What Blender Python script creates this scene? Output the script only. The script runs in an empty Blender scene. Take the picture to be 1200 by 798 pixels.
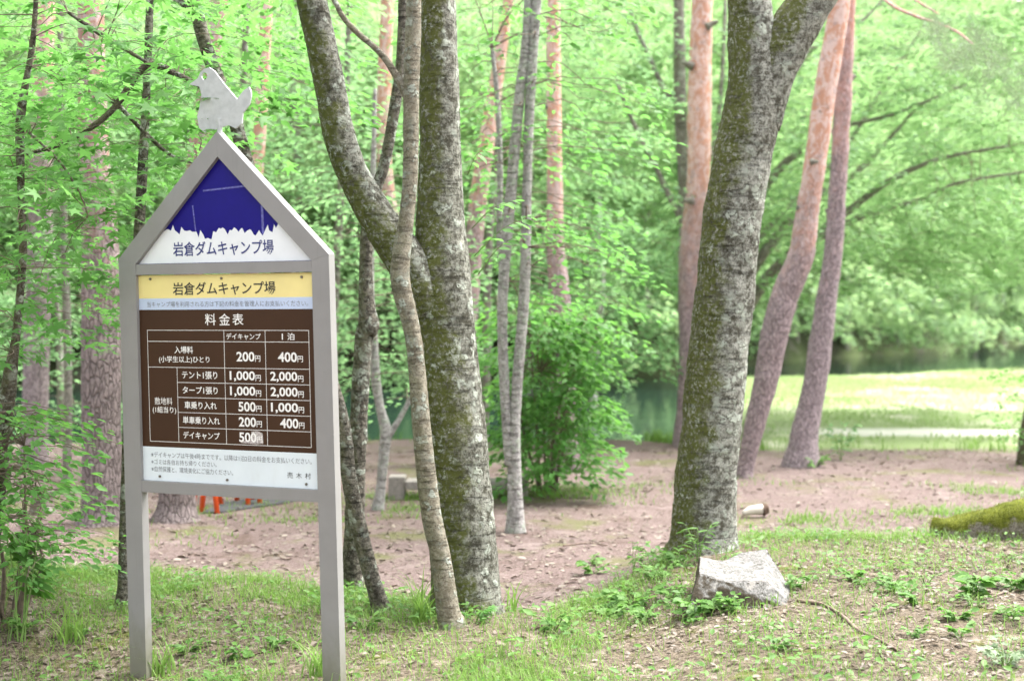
import bpy, bmesh, math
import numpy as np
from mathutils import Matrix, Vector
SC = bpy.context.scene
COL = SC.collection
RNG = np.random.default_rng(7)
# ------------------------------------------------------------------ camera, sky, sun, exposure
F = 1200 * 50 / 36; HZ = 360.0; CAMZ = 1.55
PITCH = math.atan((399 - HZ) / F)
cam = bpy.data.cameras.new('camera'); cam.lens = 50; cam.sensor_width = 36; cam.sensor_fit = 'HORIZONTAL'
cam.clip_start = 0.05; cam.clip_end = 5000
cam.dof.use_dof = True; cam.dof.focus_distance = 6.6; cam.dof.aperture_fstop = 2.0
camo = bpy.data.objects.new('camera', cam); COL.objects.link(camo)
camo.location = (0, 0, CAMZ); camo.rotation_euler = (math.pi / 2 - PITCH, 0, 0)
SC.camera = camo
SUN_EL, SUN_AZ = 62.0, 60.0                      # azimuth clockwise from +Y (towards +X)
w = bpy.data.worlds.new("World"); SC.world = w; w.use_nodes = True
wn = w.node_tree; bg = wn.nodes['Background']
sky = wn.nodes.new('ShaderNodeTexSky'); sky.sky_type = 'NISHITA'; sky.sun_disc = False
sky.sun_elevation = math.radians(SUN_EL); sky.sun_rotation = math.radians(SUN_AZ)
sky.air_density = 1.2; sky.dust_density = 6.0; sky.ozone_density = 1.0
hs = wn.nodes.new('ShaderNodeHueSaturation'); hs.inputs['Saturation'].default_value = 0.22
wn.links.new(sky.outputs[0], hs.inputs['Color']); wn.links.new(hs.outputs[0], bg.inputs['Color'])
bg.inputs['Strength'].default_value = 0.15
sl = bpy.data.lights.new('sun', 'SUN'); sl.energy = 1.5; sl.angle = math.radians(35); sl.color = (1, 0.975, 0.95)
so = bpy.data.objects.new('sun', sl); COL.objects.link(so)
_e, _a = math.radians(SUN_EL), math.radians(SUN_AZ)
so.rotation_euler = Vector((math.sin(_a) * math.cos(_e), math.cos(_a) * math.cos(_e), math.sin(_e))).to_track_quat('Z', 'Y').to_euler()
SC.view_settings.view_transform = 'Standard'; SC.view_settings.look = 'None'
SC.view_settings.gamma = 1; SC.view_settings.use_curve_mapping = False
SC.view_settings.exposure = 2.25
SC.render.engine = 'CYCLES'
cy = SC.cycles
cy.use_denoising = True; cy.max_bounces = 8; cy.diffuse_bounces = 4; cy.transmission_bounces = 6; cy.glossy_bounces = 2
cy.use_adaptive_sampling = True; cy.adaptive_threshold = 0.02; cy.sample_clamp_indirect = 6.0
SC.render.use_persistent_data = False

# ------------------------------------------------------------------ projection helpers (pixel of the 1200 x 798 photo -> world)
CP, SP = math.cos(PITCH), math.sin(PITCH)
def ray(px, py):
    v0, v2 = (px - 600) / F, -(py - 399) / F
    return np.array([v0, CP + v2 * SP, -SP + v2 * CP])
def P(px, py, D):
    d = ray(px, py)
    return np.array([0, 0, CAMZ]) + d * (D / d[1])
def sstep(a, b, x):
    t = np.clip((x - a) / (b - a), 0, 1); return t * t * (3 - 2 * t)

# ------------------------------------------------------------------ value noise
def _hash(ix, iy, iz, s):
    h = (ix.astype(np.int64) * 374761393 + iy.astype(np.int64) * 668265263 + iz.astype(np.int64) * 2147483647 + s * 974711) & 0x7fffffff
    h = ((h ^ (h >> 13)) * 1274126177) & 0x7fffffff
    h = ((h ^ (h >> 16)) * 668265263) & 0x7fffffff
    return (h & 0xffff) / 65535.0
def vnoise(p, s=0):
    p = np.asarray(p, float); i = np.floor(p); f = p - i; f = f * f * (3 - 2 * f)
    i = i.astype(np.int64); r = 0
    for a in (0, 1):
        for b in (0, 1):
            for c in (0, 1):
                wgt = (f[..., 0] if a else 1 - f[..., 0]) * (f[..., 1] if b else 1 - f[..., 1]) * (f[..., 2] if c else 1 - f[..., 2])
                r = r + wgt * _hash(i[..., 0] + a, i[..., 1] + b, i[..., 2] + c, s)
    return r * 2 - 1
def fbm(p, o=3, s=0):
    r = 0; a = 1
    for k in range(o): r = r + a * vnoise(np.asarray(p) * 2 ** k, s + k * 17); a *= .5
    return r
def fbm2(x, y, sc, o=3, s=0):
    return fbm(np.stack([np.asarray(x, float) * sc, np.asarray(y, float) * sc, np.zeros_like(np.asarray(x, float)) + .37], -1), o, s)

# ------------------------------------------------------------------ terrain
WATER = -0.78
EX = np.array([-6, -3, -2.2, -1.4, -.6, -.15, .1, .5, .8, 1.1, 1.6, 3, 6.0])
EY = np.array([8.2, 8.2, 8.2, 7.9, 7.5, 7.1, 7.0, 7.6, 8.3, 8.9, 9.1, 9.2, 9.4])
def edge(x): return np.interp(x, EX, EY)
def shore_far(x): return np.interp(x, [-60, 0, 5, 10, 35, 80], [44, 45, 48, 57, 95, 130])
def land_s(x, y):
    n = .5 * fbm2(x, y, .35, 2, 5)
    s1 = 18.3 - .02 * (x + 2) ** 2 * (x < -2) - y
    s2 = np.minimum(x - (2.75 + (y - 19) * .12), 38.5 + .74 * (x - 6) - y)
    return np.maximum(s1, s2) + n * .6
def height(x, y):
    x = np.asarray(x, float); y = np.asarray(y, float)
    e = edge(x)
    fore = 1 - sstep(e - .5, e + .7, y)
    z = fore * (.11 * sstep(.3, 1.2, x) + .24 * np.exp(-((x + 3.0) / .65) ** 2 - ((y - 7.45) / .6) ** 2))
    z = z - .11 * (1 - sstep(6.15, 6.8, y)) * (1 - sstep(-1.6, -.9, x))
    z = z - .10 * sstep(e - .1, e + 1.2, y)
    z = z - .30 * sstep(19, 45, y)
    z = z + fore * (.035 * fbm2(x, y, 1.3, 3, 2) + .012 * fbm2(x, y, 7, 2, 3)) + (1 - fore) * .02 * fbm2(x, y, .9, 3, 4)
    s = land_s(x, y); sf = y - shore_far(x) + .8 * fbm2(x, y, .2, 2, 8)
    zl = WATER - .6 + (z - WATER + .6) * sstep(-1.2, .7, s)
    far = sstep(-.5, 1.5, sf) * 1.4 + np.clip(sf, 0, 120) * .48
    far = far + np.clip(sf, 0, 30) / 30 * 2.0 * fbm2(x, y, .05, 3, 9)
    return zl + far
def H(x, y): return float(height(np.array([x]), np.array([y]))[0])
def G(px, py):
    d = ray(px, py); o = np.array([0, 0, CAMZ])
    t = np.linspace(3, 40, 1500); q = o + d[None] * t[:, None]
    i = np.argmax(q[:, 2] < height(q[:, 0], q[:, 1]))
    return q[i]

# ------------------------------------------------------------------ node helpers
def new_mat(name):
    m = bpy.data.materials.new(name); m.use_nodes = True
    nt = m.node_tree; b = nt.nodes['Principled BSDF']
    return m, nt, b
def lk(nt, a, b): nt.links.new(a, b)
def sock(nt, inp, v):
    if isinstance(v, bpy.types.NodeSocket): nt.links.new(v, inp)
    elif isinstance(v, (tuple, list)): inp.default_value = (*v, 1) if len(v) == 3 and len(inp.default_value) == 4 else v
    else: inp.default_value = v
def coords(nt, scale=(1, 1, 1), kind='Object'):
    t = nt.nodes.new('ShaderNodeTexCoord'); m = nt.nodes.new('ShaderNodeMapping')
    m.inputs['Scale'].default_value = scale; lk(nt, t.outputs[kind], m.inputs['Vector']); return m.outputs[0]
def worldpos(nt, scale=(1, 1, 1)):
    t = nt.nodes.new('ShaderNodeNewGeometry'); m = nt.nodes.new('ShaderNodeMapping')
    m.inputs['Scale'].default_value = scale; lk(nt, t.outputs['Position'], m.inputs['Vector']); return m.outputs[0]
def noise(nt, vec, scale, detail=4, rough=.6, dist=0):
    n = nt.nodes.new('ShaderNodeTexNoise'); n.inputs['Scale'].default_value = scale; n.inputs['Detail'].default_value = detail
    n.inputs['Roughness'].default_value = rough; n.inputs['Distortion'].default_value = dist
    lk(nt, vec, n.inputs['Vector']); return n.outputs['Fac']
def voro(nt, vec, scale, feat='F1', rnd=1):
    n = nt.nodes.new('ShaderNodeTexVoronoi'); n.feature = feat; n.inputs['Scale'].default_value = scale; n.inputs['Randomness'].default_value = rnd
    lk(nt, vec, n.inputs['Vector']); return n.outputs['Distance']
def mth(nt, op, a, b=0.0, clamp=False):
    n = nt.nodes.new('ShaderNodeMath'); n.operation = op; n.use_clamp = clamp
    sock(nt, n.inputs[0], a); sock(nt, n.inputs[1], b); return n.outputs[0]
def remap(nt, v, a, b, c=0.0, d=1.0):
    n = nt.nodes.new('ShaderNodeMapRange'); n.interpolation_type = 'SMOOTHSTEP'
    sock(nt, n.inputs[0], v)
    for i, q in zip((1, 2, 3, 4), (a, b, c, d)): n.inputs[i].default_value = q
    return n.outputs[0]
def mixc(nt, f, a, b):
    n = nt.nodes.new('ShaderNodeMix'); n.data_type = 'RGBA'
    sock(nt, n.inputs[0], f); sock(nt, n.inputs[6], a); sock(nt, n.inputs[7], b); return n.outputs[2]
def bump(nt, b, h, strength=.5, dist=.01):
    n = nt.nodes.new('ShaderNodeBump'); n.inputs['Strength'].default_value = strength; n.inputs['Distance'].default_value = dist
    lk(nt, h, n.inputs['Height']); lk(nt, n.outputs[0], b.inputs['Normal'])
def normal_axis(nt, ax):
    g = nt.nodes.new('ShaderNodeNewGeometry'); s = nt.nodes.new('ShaderNodeSeparateXYZ'); lk(nt, g.outputs['Normal'], s.inputs[0]); return s.outputs[ax]
def pos_axis(nt, ax):
    g = nt.nodes.new('ShaderNodeTexCoord'); s = nt.nodes.new('ShaderNodeSeparateXYZ'); lk(nt, g.outputs['Object'], s.inputs[0]); return s.outputs[ax]
def island(nt):
    return nt.nodes.new('ShaderNodeNewGeometry').outputs['Random Per Island']

def plain(name, col, rough=.5, var=.12, scale=40, bumpk=0.0, metallic=0.0, spec=.5, dirt=None):
    m, nt, b = new_mat(name); v = coords(nt)
    n = noise(nt, v, scale, 5)
    c = mixc(nt, remap(nt, n, .3, .7), tuple(q * (1 - var) for q in col), tuple(min(1, q * (1 + var)) for q in col))
    if dirt:
        n2 = noise(nt, coords(nt, (1, 1, .35)), 9, 6, .7)
        c = mixc(nt, remap(nt, n2, .56, .75, 0, dirt[1]), c, dirt[0])
    sock(nt, b.inputs['Base Color'], c); b.inputs['Roughness'].default_value = rough; b.inputs['Metallic'].default_value = metallic
    b.inputs['Specular IOR Level'].default_value = spec
    if bumpk: bump(nt, b, n, bumpk, .003)
    return m

def leaf_mat(name, c1, c2, trans=.45, tcol=None, rough=.5, spec=.25):
    m, nt, b = new_mat(name)
    r = island(nt); n = noise(nt, worldpos(nt), 1.1, 2)
    f = mth(nt, 'ADD', mth(nt, 'MULTIPLY', r, .65), mth(nt, 'MULTIPLY', n, .5), True)
    c = mixc(nt, f, c1, c2)
    sock(nt, b.inputs['Base Color'], c); b.inputs['Roughness'].default_value = rough; b.inputs['Specular IOR Level'].default_value = spec
    tr = nt.nodes.new('ShaderNodeBsdfTranslucent')
    t1 = tcol or tuple((a + d) * .5 for a, d in zip(c1, c2))
    sock(nt, tr.inputs['Color'], mixc(nt, f, tuple(q * .8 for q in t1), tuple(q * 1.2 for q in t1)))
    mx = nt.nodes.new('ShaderNodeMixShader'); mx.inputs[0].default_value = trans
    lk(nt, b.outputs[0], mx.inputs[1]); lk(nt, tr.outputs[0], mx.inputs[2])
    lk(nt, mx.outputs[0], nt.nodes['Material Output'].inputs['Surface'])
    return m

def distort(nt, vec, scale, amt):
    n = nt.nodes.new('ShaderNodeTexNoise'); n.inputs['Scale'].default_value = scale; n.inputs['Detail'].default_value = 4; lk(nt, vec, n.inputs['Vector'])
    a = nt.nodes.new('ShaderNodeVectorMath'); a.operation = 'MULTIPLY_ADD'; lk(nt, n.outputs['Color'], a.inputs[0]); a.inputs[1].default_value = (amt,) * 3; lk(nt, vec, a.inputs[2])
    return a.outputs[0]
def bark_mat(name, dark, light, moss=.5, lichen=.4, lentic=.6, scale=1.0, moss_dir=(-.6, -.3), mbias=0.0, mosscol=(.092, .102, .027), lichcol=(.44, .47, .40)):
    """smooth grey bark: fine mottling, horizontal lenticel bands, moss on one side and low down, pale crusts of lichen"""
    m, nt, b = new_mat(name); v = coords(nt)
    n1 = noise(nt, v, 28 * scale, 8, .78); n2 = noise(nt, v, 5 * scale, 6, .7)
    c = mixc(nt, remap(nt, mth(nt, 'ADD', mth(nt, 'MULTIPLY', n1, .7), mth(nt, 'MULTIPLY', n2, .3)), .42, .58), dark, light)
    c = mixc(nt, remap(nt, noise(nt, v, 95 * scale, 3, .7), .52, .66, 0, .75), c, tuple(q * .4 for q in dark))
    band = noise(nt, coords(nt, (5, 5, 42)), 1.0 * scale, 5, .7, .3)
    bandm = remap(nt, band, .54, .66)
    c = mixc(nt, mth(nt, 'MULTIPLY', bandm, lentic), c, tuple(q * .33 for q in dark))
    pale = remap(nt, noise(nt, v, 11 * scale, 6, .75, .5), .54, .64)
    c = mixc(nt, mth(nt, 'MULTIPLY', pale, min(1, lichen * 1.1)), c, tuple(.72 * q for q in lichcol))
    vl = voro(nt, distort(nt, v, 16 * scale, .13 / scale), 13 * scale); lich = mth(nt, 'MULTIPLY', remap(nt, mth(nt, 'ADD', vl, mth(nt, 'MULTIPLY', mth(nt, 'SUBTRACT', n1, .5), .5)), .42, .30), remap(nt, noise(nt, v, 2.7 * scale, 5, .7), .46, .52))
    lich = mth(nt, 'MULTIPLY', lich, remap(nt, noise(nt, v, 55 * scale, 3, .6), .34, .46))
    c = mixc(nt, mth(nt, 'MULTIPLY', lich, min(1, lichen * 2)), c, lichcol)
    g = nt.nodes.new('ShaderNodeNewGeometry'); d = nt.nodes.new('ShaderNodeVectorMath'); d.operation = 'DOT_PRODUCT'
    lk(nt, g.outputs['Normal'], d.inputs[0]); d.inputs[1].default_value = (*moss_dir, .25)
    side = mth(nt, 'ADD', d.outputs['Value'], mth(nt, 'MULTIPLY', mth(nt, 'SUBTRACT', n2, .5), 2.6))
    side = mth(nt, 'ADD', side, mbias)
    mm = mth(nt, 'MULTIPLY', remap(nt, side, .08, .55), remap(nt, noise(nt, v, 45 * scale, 4, .75), .34, .54))
    c = mixc(nt, mth(nt, 'MULTIPLY', mm, moss), c, mixc(nt, n1, tuple(q * .55 for q in mosscol), tuple(q * 1.5 for q in mosscol)))
    sock(nt, b.inputs['Base Color'], c); b.inputs['Roughness'].default_value = .9; b.inputs['Specular IOR Level'].default_value = .15
    hh = mth(nt, 'ADD', mth(nt, 'ADD', n1, mth(nt, 'MULTIPLY', bandm, -.5)), mth(nt, 'MULTIPLY', lich, .5))
    bump(nt, b, hh, 1.0, .02)
    return m

def pine_mat(name, low, high, z0, z1, plate=1.0):
    """red pine bark: furrowed mauve-grey plates below, thin flaking orange bark above"""
    m, nt, b = new_mat(name); v1 = coords(nt); v = distort(nt, coords(nt, (1, 1, .34)), 14, .045)
    cr = voro(nt, v, 40 * plate, 'DISTANCE_TO_EDGE'); n1 = noise(nt, v1, 30, 7, .7)
    n2 = noise(nt, coords(nt, (1, 1, .6)), 5, 5, .7)
    zz = mth(nt, 'ADD', pos_axis(nt, 2), mth(nt, 'MULTIPLY', mth(nt, 'SUBTRACT', n2, .5), (z1 - z0) * 1.3))
    t = remap(nt, zz, z0, z1)
    lo = mixc(nt, remap(nt, n1, .3, .7), tuple(q * .72 for q in low), tuple(q * 1.25 for q in low))
    lo = mixc(nt, remap(nt, cr, .13, .0, 0, .8), lo, tuple(q * .42 for q in low))
    lo = mixc(nt, remap(nt, noise(nt, v, 26, 6, .7), .52, .66, 0, .6), lo, tuple(q * 1.5 for q in low))
    hi = mixc(nt, remap(nt, noise(nt, coords(nt, (1, 1, .6)), 15, 8, .8, .6), .44, .56), (high[0] * .94, high[1] * .66, high[2] * .50), tuple(min(1, q * 1.2) for q in high))
    hi = mixc(nt, remap(nt, noise(nt, v1, 8, 7, .75), .54, .64, 0, .8), hi, (.34, .27, .265))
    sock(nt, b.inputs['Base Color'], mixc(nt, t, lo, hi)); b.inputs['Roughness'].default_value = .9; b.inputs['Specular IOR Level'].default_value = .15
    hh = mth(nt, 'ADD', mth(nt, 'MULTIPLY', remap(nt, cr, 0, .15), mth(nt, 'SUBTRACT', 1.0, mth(nt, 'MULTIPLY', t, .8))), mth(nt, 'MULTIPLY', n1, .5))
    bump(nt, b, hh, .8, .015)
    return m

# ------------------------------------------------------------------ object helpers
def link(o):
    COL.objects.link(o); return o
def tag(o, label=None, cat=None, group=None, kind=None):
    for k, v in (('label', label), ('category', cat), ('group', group), ('kind', kind)):
        if v: o[k] = v
    return o
def thing(name, label, cat, loc=(0, 0, 0), group=None, rot=None):
    o = link(bpy.data.objects.new(name, None)); o.location = loc; o.empty_display_size = .1
    if rot is not None: o.rotation_euler = rot
    return tag(o, label, cat, group)
def mesh_obj(name, V, faces, mat, parent=None, smooth=False, mats=None, midx=None, off=(0, 0, 0)):
    mats = [mat] if mats is None else mats
    me = bpy.data.meshes.new(name)
    V = np.asarray(V, float) - np.asarray(off, float)
    if isinstance(faces, np.ndarray):
        n, k = faces.shape
        me.vertices.add(len(V)); me.vertices.foreach_set('co', V.astype(np.float32).ravel())
        me.loops.add(n * k); me.loops.foreach_set('vertex_index', faces.astype(np.int32).ravel())
        me.polygons.add(n); me.polygons.foreach_set('loop_start', np.arange(0, n * k, k, dtype=np.int32))
        me.update(calc_edges=True)
    else:
        me.from_pydata([tuple(v) for v in V], [], faces); me.update()
    for mm in mats: me.materials.append(mm)
    if midx is not None: me.polygons.foreach_set('material_index', np.asarray(midx, np.int32))
    if smooth: me.polygons.foreach_set('use_smooth', np.ones(len(me.polygons), bool))
    me.validate(clean_customdata=False)
    o = link(bpy.data.objects.new(name, me))
    if parent is not None: o.parent = parent
    return o
class MB:
    """collects vertices and faces for ONE mesh"""
    def __init__(s): s.V = []; s.Fc = []; s.M = []; s.n = 0
    def add(s, V, Fc, m=0):
        V = np.asarray(V, float); s.V.append(V); s.Fc += [[i + s.n for i in f] for f in Fc]; s.M += [m] * len(Fc); s.n += len(V)
    def prism(s, poly, y0, y1, m=0):
        """polygon in local x,z (counter-clockwise seen from -y), extruded from y0 (front) to y1"""
        k = len(poly); V = [(x, y0, z) for x, z in poly] + [(x, y1, z) for x, z in poly]
        s.add(V, [list(range(k)), list(range(2 * k - 1, k - 1, -1))] + [[(i + 1) % k, i, i + k, (i + 1) % k + k] for i in range(k)], m)
    def tube(s, pts, rad, seg=8, m=0):
        V, Fc = tube_geo(pts, rad, seg); s.add(V, Fc.tolist() if isinstance(Fc, np.ndarray) else Fc, m)
    def build(s, name, mats, parent=None, smooth=False, off=(0, 0, 0), bevel=0):
        o = mesh_obj(name, np.concatenate(s.V), s.Fc, None, parent, smooth, mats if isinstance(mats, list) else [mats], s.M, off)
        if bevel:
            bm = bmesh.new(); bm.from_mesh(o.data); bmesh.ops.recalc_face_normals(bm, faces=bm.faces)
            bmesh.ops.bevel(bm, geom=[e for e in bm.edges if e.calc_face_angle(0) > .5], offset=bevel, segments=2, affect='EDGES', profile=.5)
            bm.to_mesh(o.data); bm.free()
        return o
def catmull(pts, n):
    pts = np.asarray(pts, float); k = len(pts)
    if k == 2: t = np.linspace(0, 1, n)[:, None]; return pts[0] * (1 - t) + pts[1] * t
    p = np.vstack([2 * pts[0] - pts[1], pts, 2 * pts[-1] - pts[-2]])
    d = np.concatenate([[0], np.cumsum(np.linalg.norm(np.diff(pts[:, :3], axis=0), axis=1))]); u = np.linspace(0, d[-1], n)
    i = np.clip(np.searchsorted(d, u, 'right') - 1, 0, k - 2); t = ((u - d[i]) / (d[i + 1] - d[i]))[:, None]
    a, b, c, e = p[i], p[i + 1], p[i + 2], p[i + 3]
    return .5 * (2 * b + (c - a) * t + (2 * a - 5 * b + 4 * c - e) * t ** 2 + (3 * b - a - 3 * c + e) * t ** 3)
def tube_geo(pts, rad, seg=8, rough=0.0, rs=6.0, seed=0, cap=True):
    pts = np.asarray(pts, float); rad = np.asarray(rad, float) * np.ones(len(pts)); n = len(pts)
    T = np.gradient(pts, axis=0); T /= np.linalg.norm(T, axis=1)[:, None] + 1e-9
    a = np.array([1., 0, 0]) if abs(T[0][0]) < .9 else np.array([0, 1., 0])
    N = np.zeros_like(pts); v = a - T[0] * (a @ T[0]); N[0] = v / np.linalg.norm(v)
    for i in range(1, n):
        v = N[i - 1] - T[i] * (N[i - 1] @ T[i]); N[i] = v / (np.linalg.norm(v) + 1e-9)
    B = np.cross(T, N); th = np.linspace(0, 2 * math.pi, seg, endpoint=False)
    d = N[:, None] * np.cos(th)[None, :, None] + B[:, None] * np.sin(th)[None, :, None]
    R = np.repeat(rad[:, None], seg, 1)
    if rough:
        q = pts[:, None] + d * R[..., None]
        R = R * (1 + rough * (fbm(q * rs, 3, seed) + .5 * fbm(q * rs * 5, 2, seed + 3)))
    V = (pts[:, None] + d * R[..., None]).reshape(-1, 3)
    i = np.arange(n - 1)[:, None] * seg; j = np.arange(seg)[None]; j2 = (j + 1) % seg
    Fq = np.stack([i + j, i + j2, i + seg + j2, i + seg + j], -1).reshape(-1, 4)
    if cap:
        V = np.vstack([V, pts[-1], pts[0]])
        e = n * seg; js = np.arange(seg); k = (n - 1) * seg
        Fc = Fq.tolist() + [[k + a_, k + (a_ + 1) % seg, e] for a_ in js] + [[(a_ + 1) % seg, a_, e + 1] for a_ in js]
        return V, Fc
    return V, Fq
def px_path(spec, D, D1=None):
    """(px, py, width px) rows at depth D (leaning to depth D1) -> points and radii"""
    k = len(spec); Ds = np.linspace(D, D if D1 is None else D1, k)
    pts = np.array([P(a, b, d) for (a, b, _), d in zip(spec, Ds)]); r = np.array([c / 2 * d / F for (_, _, c), d in zip(spec, Ds)])
    return pts, r
def limb_geo(pts, r, step, seg, rough, seed, rs=6.0):
    L = np.linalg.norm(np.diff(pts, axis=0), axis=1).sum(); n = max(6, int(L / step))
    q = catmull(np.hstack([pts, r[:, None]]), n)
    return tube_geo(q[:, :3], np.maximum(q[:, 3], .001), seg, rough, rs, seed)

# ------------------------------------------------------------------ leaves
def tmpl_oval(wd=.5, fold=.12):
    V = np.array([[0, 0, 0], [.35, wd / 2, fold * wd], [.75, wd * .36, fold * wd], [1, 0, -.06], [.75, -wd * .36, fold * wd], [.35, -wd / 2, fold * wd], [.5, 0, 0]])
    return V, np.array([[0, 6, 1], [1, 6, 2], [2, 6, 3], [3, 6, 4], [4, 6, 5], [5, 6, 0]])
def tmpl_quad(wd=.62):
    return np.array([[0, 0, 0], [.45, wd / 2, .07], [1, 0, -.05], [.45, -wd / 2, .07]]), np.array([[0, 3, 2, 1]])
def tmpl_maple():
    V = [[.30, 0, 0]]; ang = [150, 128, 100, 78, 52, 26, 0, -26, -52, -78, -100, -128, -150]; rr = [.18, .42, .26, .62, .32, .36, .78, .36, .32, .62, .26, .42, .18]
    rr = [.14, .40, .20, .60, .24, .26, .74, .26, .24, .60, .20, .40, .14]
    ang = [160, 112, 88, 56, 36, 18, 0, -18, -36, -56, -88, -112, -160]
    for a, r in zip(ang, rr): V.append([.30 + r * math.cos(math.radians(a)), r * math.sin(math.radians(a)), -.10 * r])
    return np.array(V), np.array([[0, i + 1, i] for i in range(1, 13)])
def tmpl_blade():
    V = []; 
    for t, w_ in ((0, .5), (.4, .45), (.75, .28), (1, .03)): V += [[t, w_ * .1, 0], [t, -w_ * .1, 0]]
    return np.array(V), np.array([[0, 1, 3, 2], [2, 3, 5, 4], [4, 5, 7, 6]])
OVAL, QUAD, MAPLE, BLADE = tmpl_oval(), tmpl_quad(), tmpl_maple(), tmpl_blade()
LANCE = tmpl_oval(.22, .2); ROUND = tmpl_oval(.75, .15)
def leaves_geo(T, pos, dirv, nrm, size):
    V0, F0 = T; n = len(pos)
    x = dirv / (np.linalg.norm(dirv, axis=1)[:, None] + 1e-9)
    z = nrm - x * np.sum(nrm * x, 1)[:, None]; z /= np.linalg.norm(z, axis=1)[:, None] + 1e-9
    y = np.cross(z, x); s = (np.ones(n) * size)[:, None, None]
    V = pos[:, None] + s * (V0[None, :, 0:1] * x[:, None] + V0[None, :, 1:2] * y[:, None] + V0[None, :, 2:3] * z[:, None])
    Fc = (F0[None] + (np.arange(n) * len(V0))[:, None, None]).reshape(-1, F0.shape[1])
    return V.reshape(-1, 3), Fc
def join(geos):
    Vs, Fs, n = [], [], 0
    for V, Fc in geos: Vs.append(V); Fs.append(Fc + n); n += len(V)
    return np.concatenate(Vs), np.concatenate(Fs)
def spray_leaves(c, az, L, W, nleaf, droop=.25, tilt=.45, rng=RNG, thick=.06):
    """flat drooping sprays; c (m,3) spray roots, az (m) heading, L, W (m) -> leaf positions, directions, normals"""
    m = len(c); u = rng.random((m, nleaf)) ** .75; s = rng.uniform(-1, 1, (m, nleaf))
    wid = W[:, None] * (np.sin(np.pi * np.clip(u * .85 + .12, 0, 1)))
    ca, sa = np.cos(az)[:, None], np.sin(az)[:, None]
    lx = u * L[:, None]; ly = s * wid / 2
    z = -droop * (lx ** 2 / (L[:, None] + 1e-6)) - droop * .7 * np.abs(ly) + rng.normal(0, thick, (m, nleaf)) * L[:, None]
    pos = np.stack([c[:, 0:1] + ca * lx - sa * ly, c[:, 1:2] + sa * lx + ca * ly, c[:, 2:3] + z], -1).reshape(-1, 3)
    ang = az[:, None] + np.sign(s) * rng.uniform(.2, 1.1, (m, nleaf)); dz = -rng.uniform(.05, .75, (m, nleaf)) * (droop + .4)
    dv = np.stack([np.cos(ang), np.sin(ang), dz], -1).reshape(-1, 3)
    nv = np.array([0, 0, 1.]) + rng.normal(0, tilt, (len(pos), 3))
    return pos, dv, nv
def crown_geo(T, c, az, L, W, nleaf, size, droop=.25, tilt=.45, rng=RNG, thick=.06):
    p, d, n = spray_leaves(c, az, L, W, nleaf, droop, tilt, rng, thick)
    sz = size * rng.uniform(.6, 1.25, len(p)); return leaves_geo(T, p, d, n, sz)
def crown(name, T, c, az, L, W, nleaf, size, mat, parent, off, **k):
    V, Fc = crown_geo(T, c, az, L, W, nleaf, size, **k)
    return mesh_obj(name, V, Fc, mat, parent, False, off=off)
# ------------------------------------------------------------------ materials
M = {}
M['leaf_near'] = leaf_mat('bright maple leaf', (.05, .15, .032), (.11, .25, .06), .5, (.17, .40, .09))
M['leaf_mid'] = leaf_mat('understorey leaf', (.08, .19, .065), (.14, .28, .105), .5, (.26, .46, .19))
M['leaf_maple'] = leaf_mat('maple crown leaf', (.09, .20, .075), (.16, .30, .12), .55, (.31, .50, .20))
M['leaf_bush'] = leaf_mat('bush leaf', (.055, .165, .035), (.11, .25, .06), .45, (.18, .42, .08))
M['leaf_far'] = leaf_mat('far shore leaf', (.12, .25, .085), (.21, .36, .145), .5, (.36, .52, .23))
M['leaf_dark'] = leaf_mat('bamboo grass leaf', (.035, .10, .02), (.08, .19, .035), .4, (.12, .30, .035))
M['weed'] = leaf_mat('weed leaf', (.06, .15, .03), (.14, .26, .06), .4, (.15, .33, .06))
M['mugwort'] = leaf_mat('grey green leaf', (.14, .21, .11), (.22, .29, .17), .3, (.2, .3, .14))
M['grass'] = leaf_mat('grass blade', (.085, .18, .03), (.20, .31, .07), .4, (.20, .36, .07))
M['meadowgrass'] = leaf_mat('meadow grass', (.18, .27, .09), (.31, .38, .17), .4, (.30, .42, .16))
M['needle'] = leaf_mat('pine needle', (.12, .17, .10), (.18, .23, .14), .35, (.2, .27, .14))
M['litter'] = leaf_mat('dry leaf', (.07, .05, .036), (.24, .20, .16), .1, (.18, .13, .09))
M['mossfuzz'] = leaf_mat('moss fibre', (.07, .085, .012), (.20, .22, .04), .3, (.2, .22, .03))
M['moss'] = plain('green moss', (.13, .17, .03), .95, .5, 60, .6, spec=.1)
M['bark_lichen'] = bark_mat('lichened grey bark', (.080, .074, .056), (.38, .38, .335), 1.0, 1.0, .32, 1.0, (-.9, -.1), .04)
M['bark_center'] = bark_mat('mossy grey bark', (.066, .062, .045), (.33, .33, .28), 1.0, .8, .25, 1.0, (-.7, -.2), .30)
M['bark_young'] = bark_mat('smooth olive grey bark', (.19, .165, .12), (.35, .32, .25), .35, .45, .35, 1.3)
M['bark_blotch'] = bark_mat('dark blotched bark', (.055, .048, .038), (.24, .22, .18), .4, .8, .5, 1.3)
M['bark_grey'] = bark_mat('pale grey bark', (.27, .25, .24), (.55, .53, .51), .2, .75, .35, 1.2)
M['bark_dark'] = bark_mat('dark brown bark', (.06, .048, .035), (.16, .14, .11), .45, .45, .4, 1.4)
M['bark_far'] = bark_mat('distant grey bark', (.17, .155, .13), (.30, .28, .25), .35, .3, .3, .7)
M['pine'] = pine_mat('red pine bark', (.31, .245, .25), (.52, .39, .355), 1.5, 3.6)
M['pine_pale'] = pine_mat('pale pine bark', (.33, .27, .28), (.56, .36, .33), 2.0, 6.0)
M['pine_grey'] = pine_mat('furrowed grey pine bark', (.22, .18, .175), (.36, .28, .27), 1.3, 4.0, .8)
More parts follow.
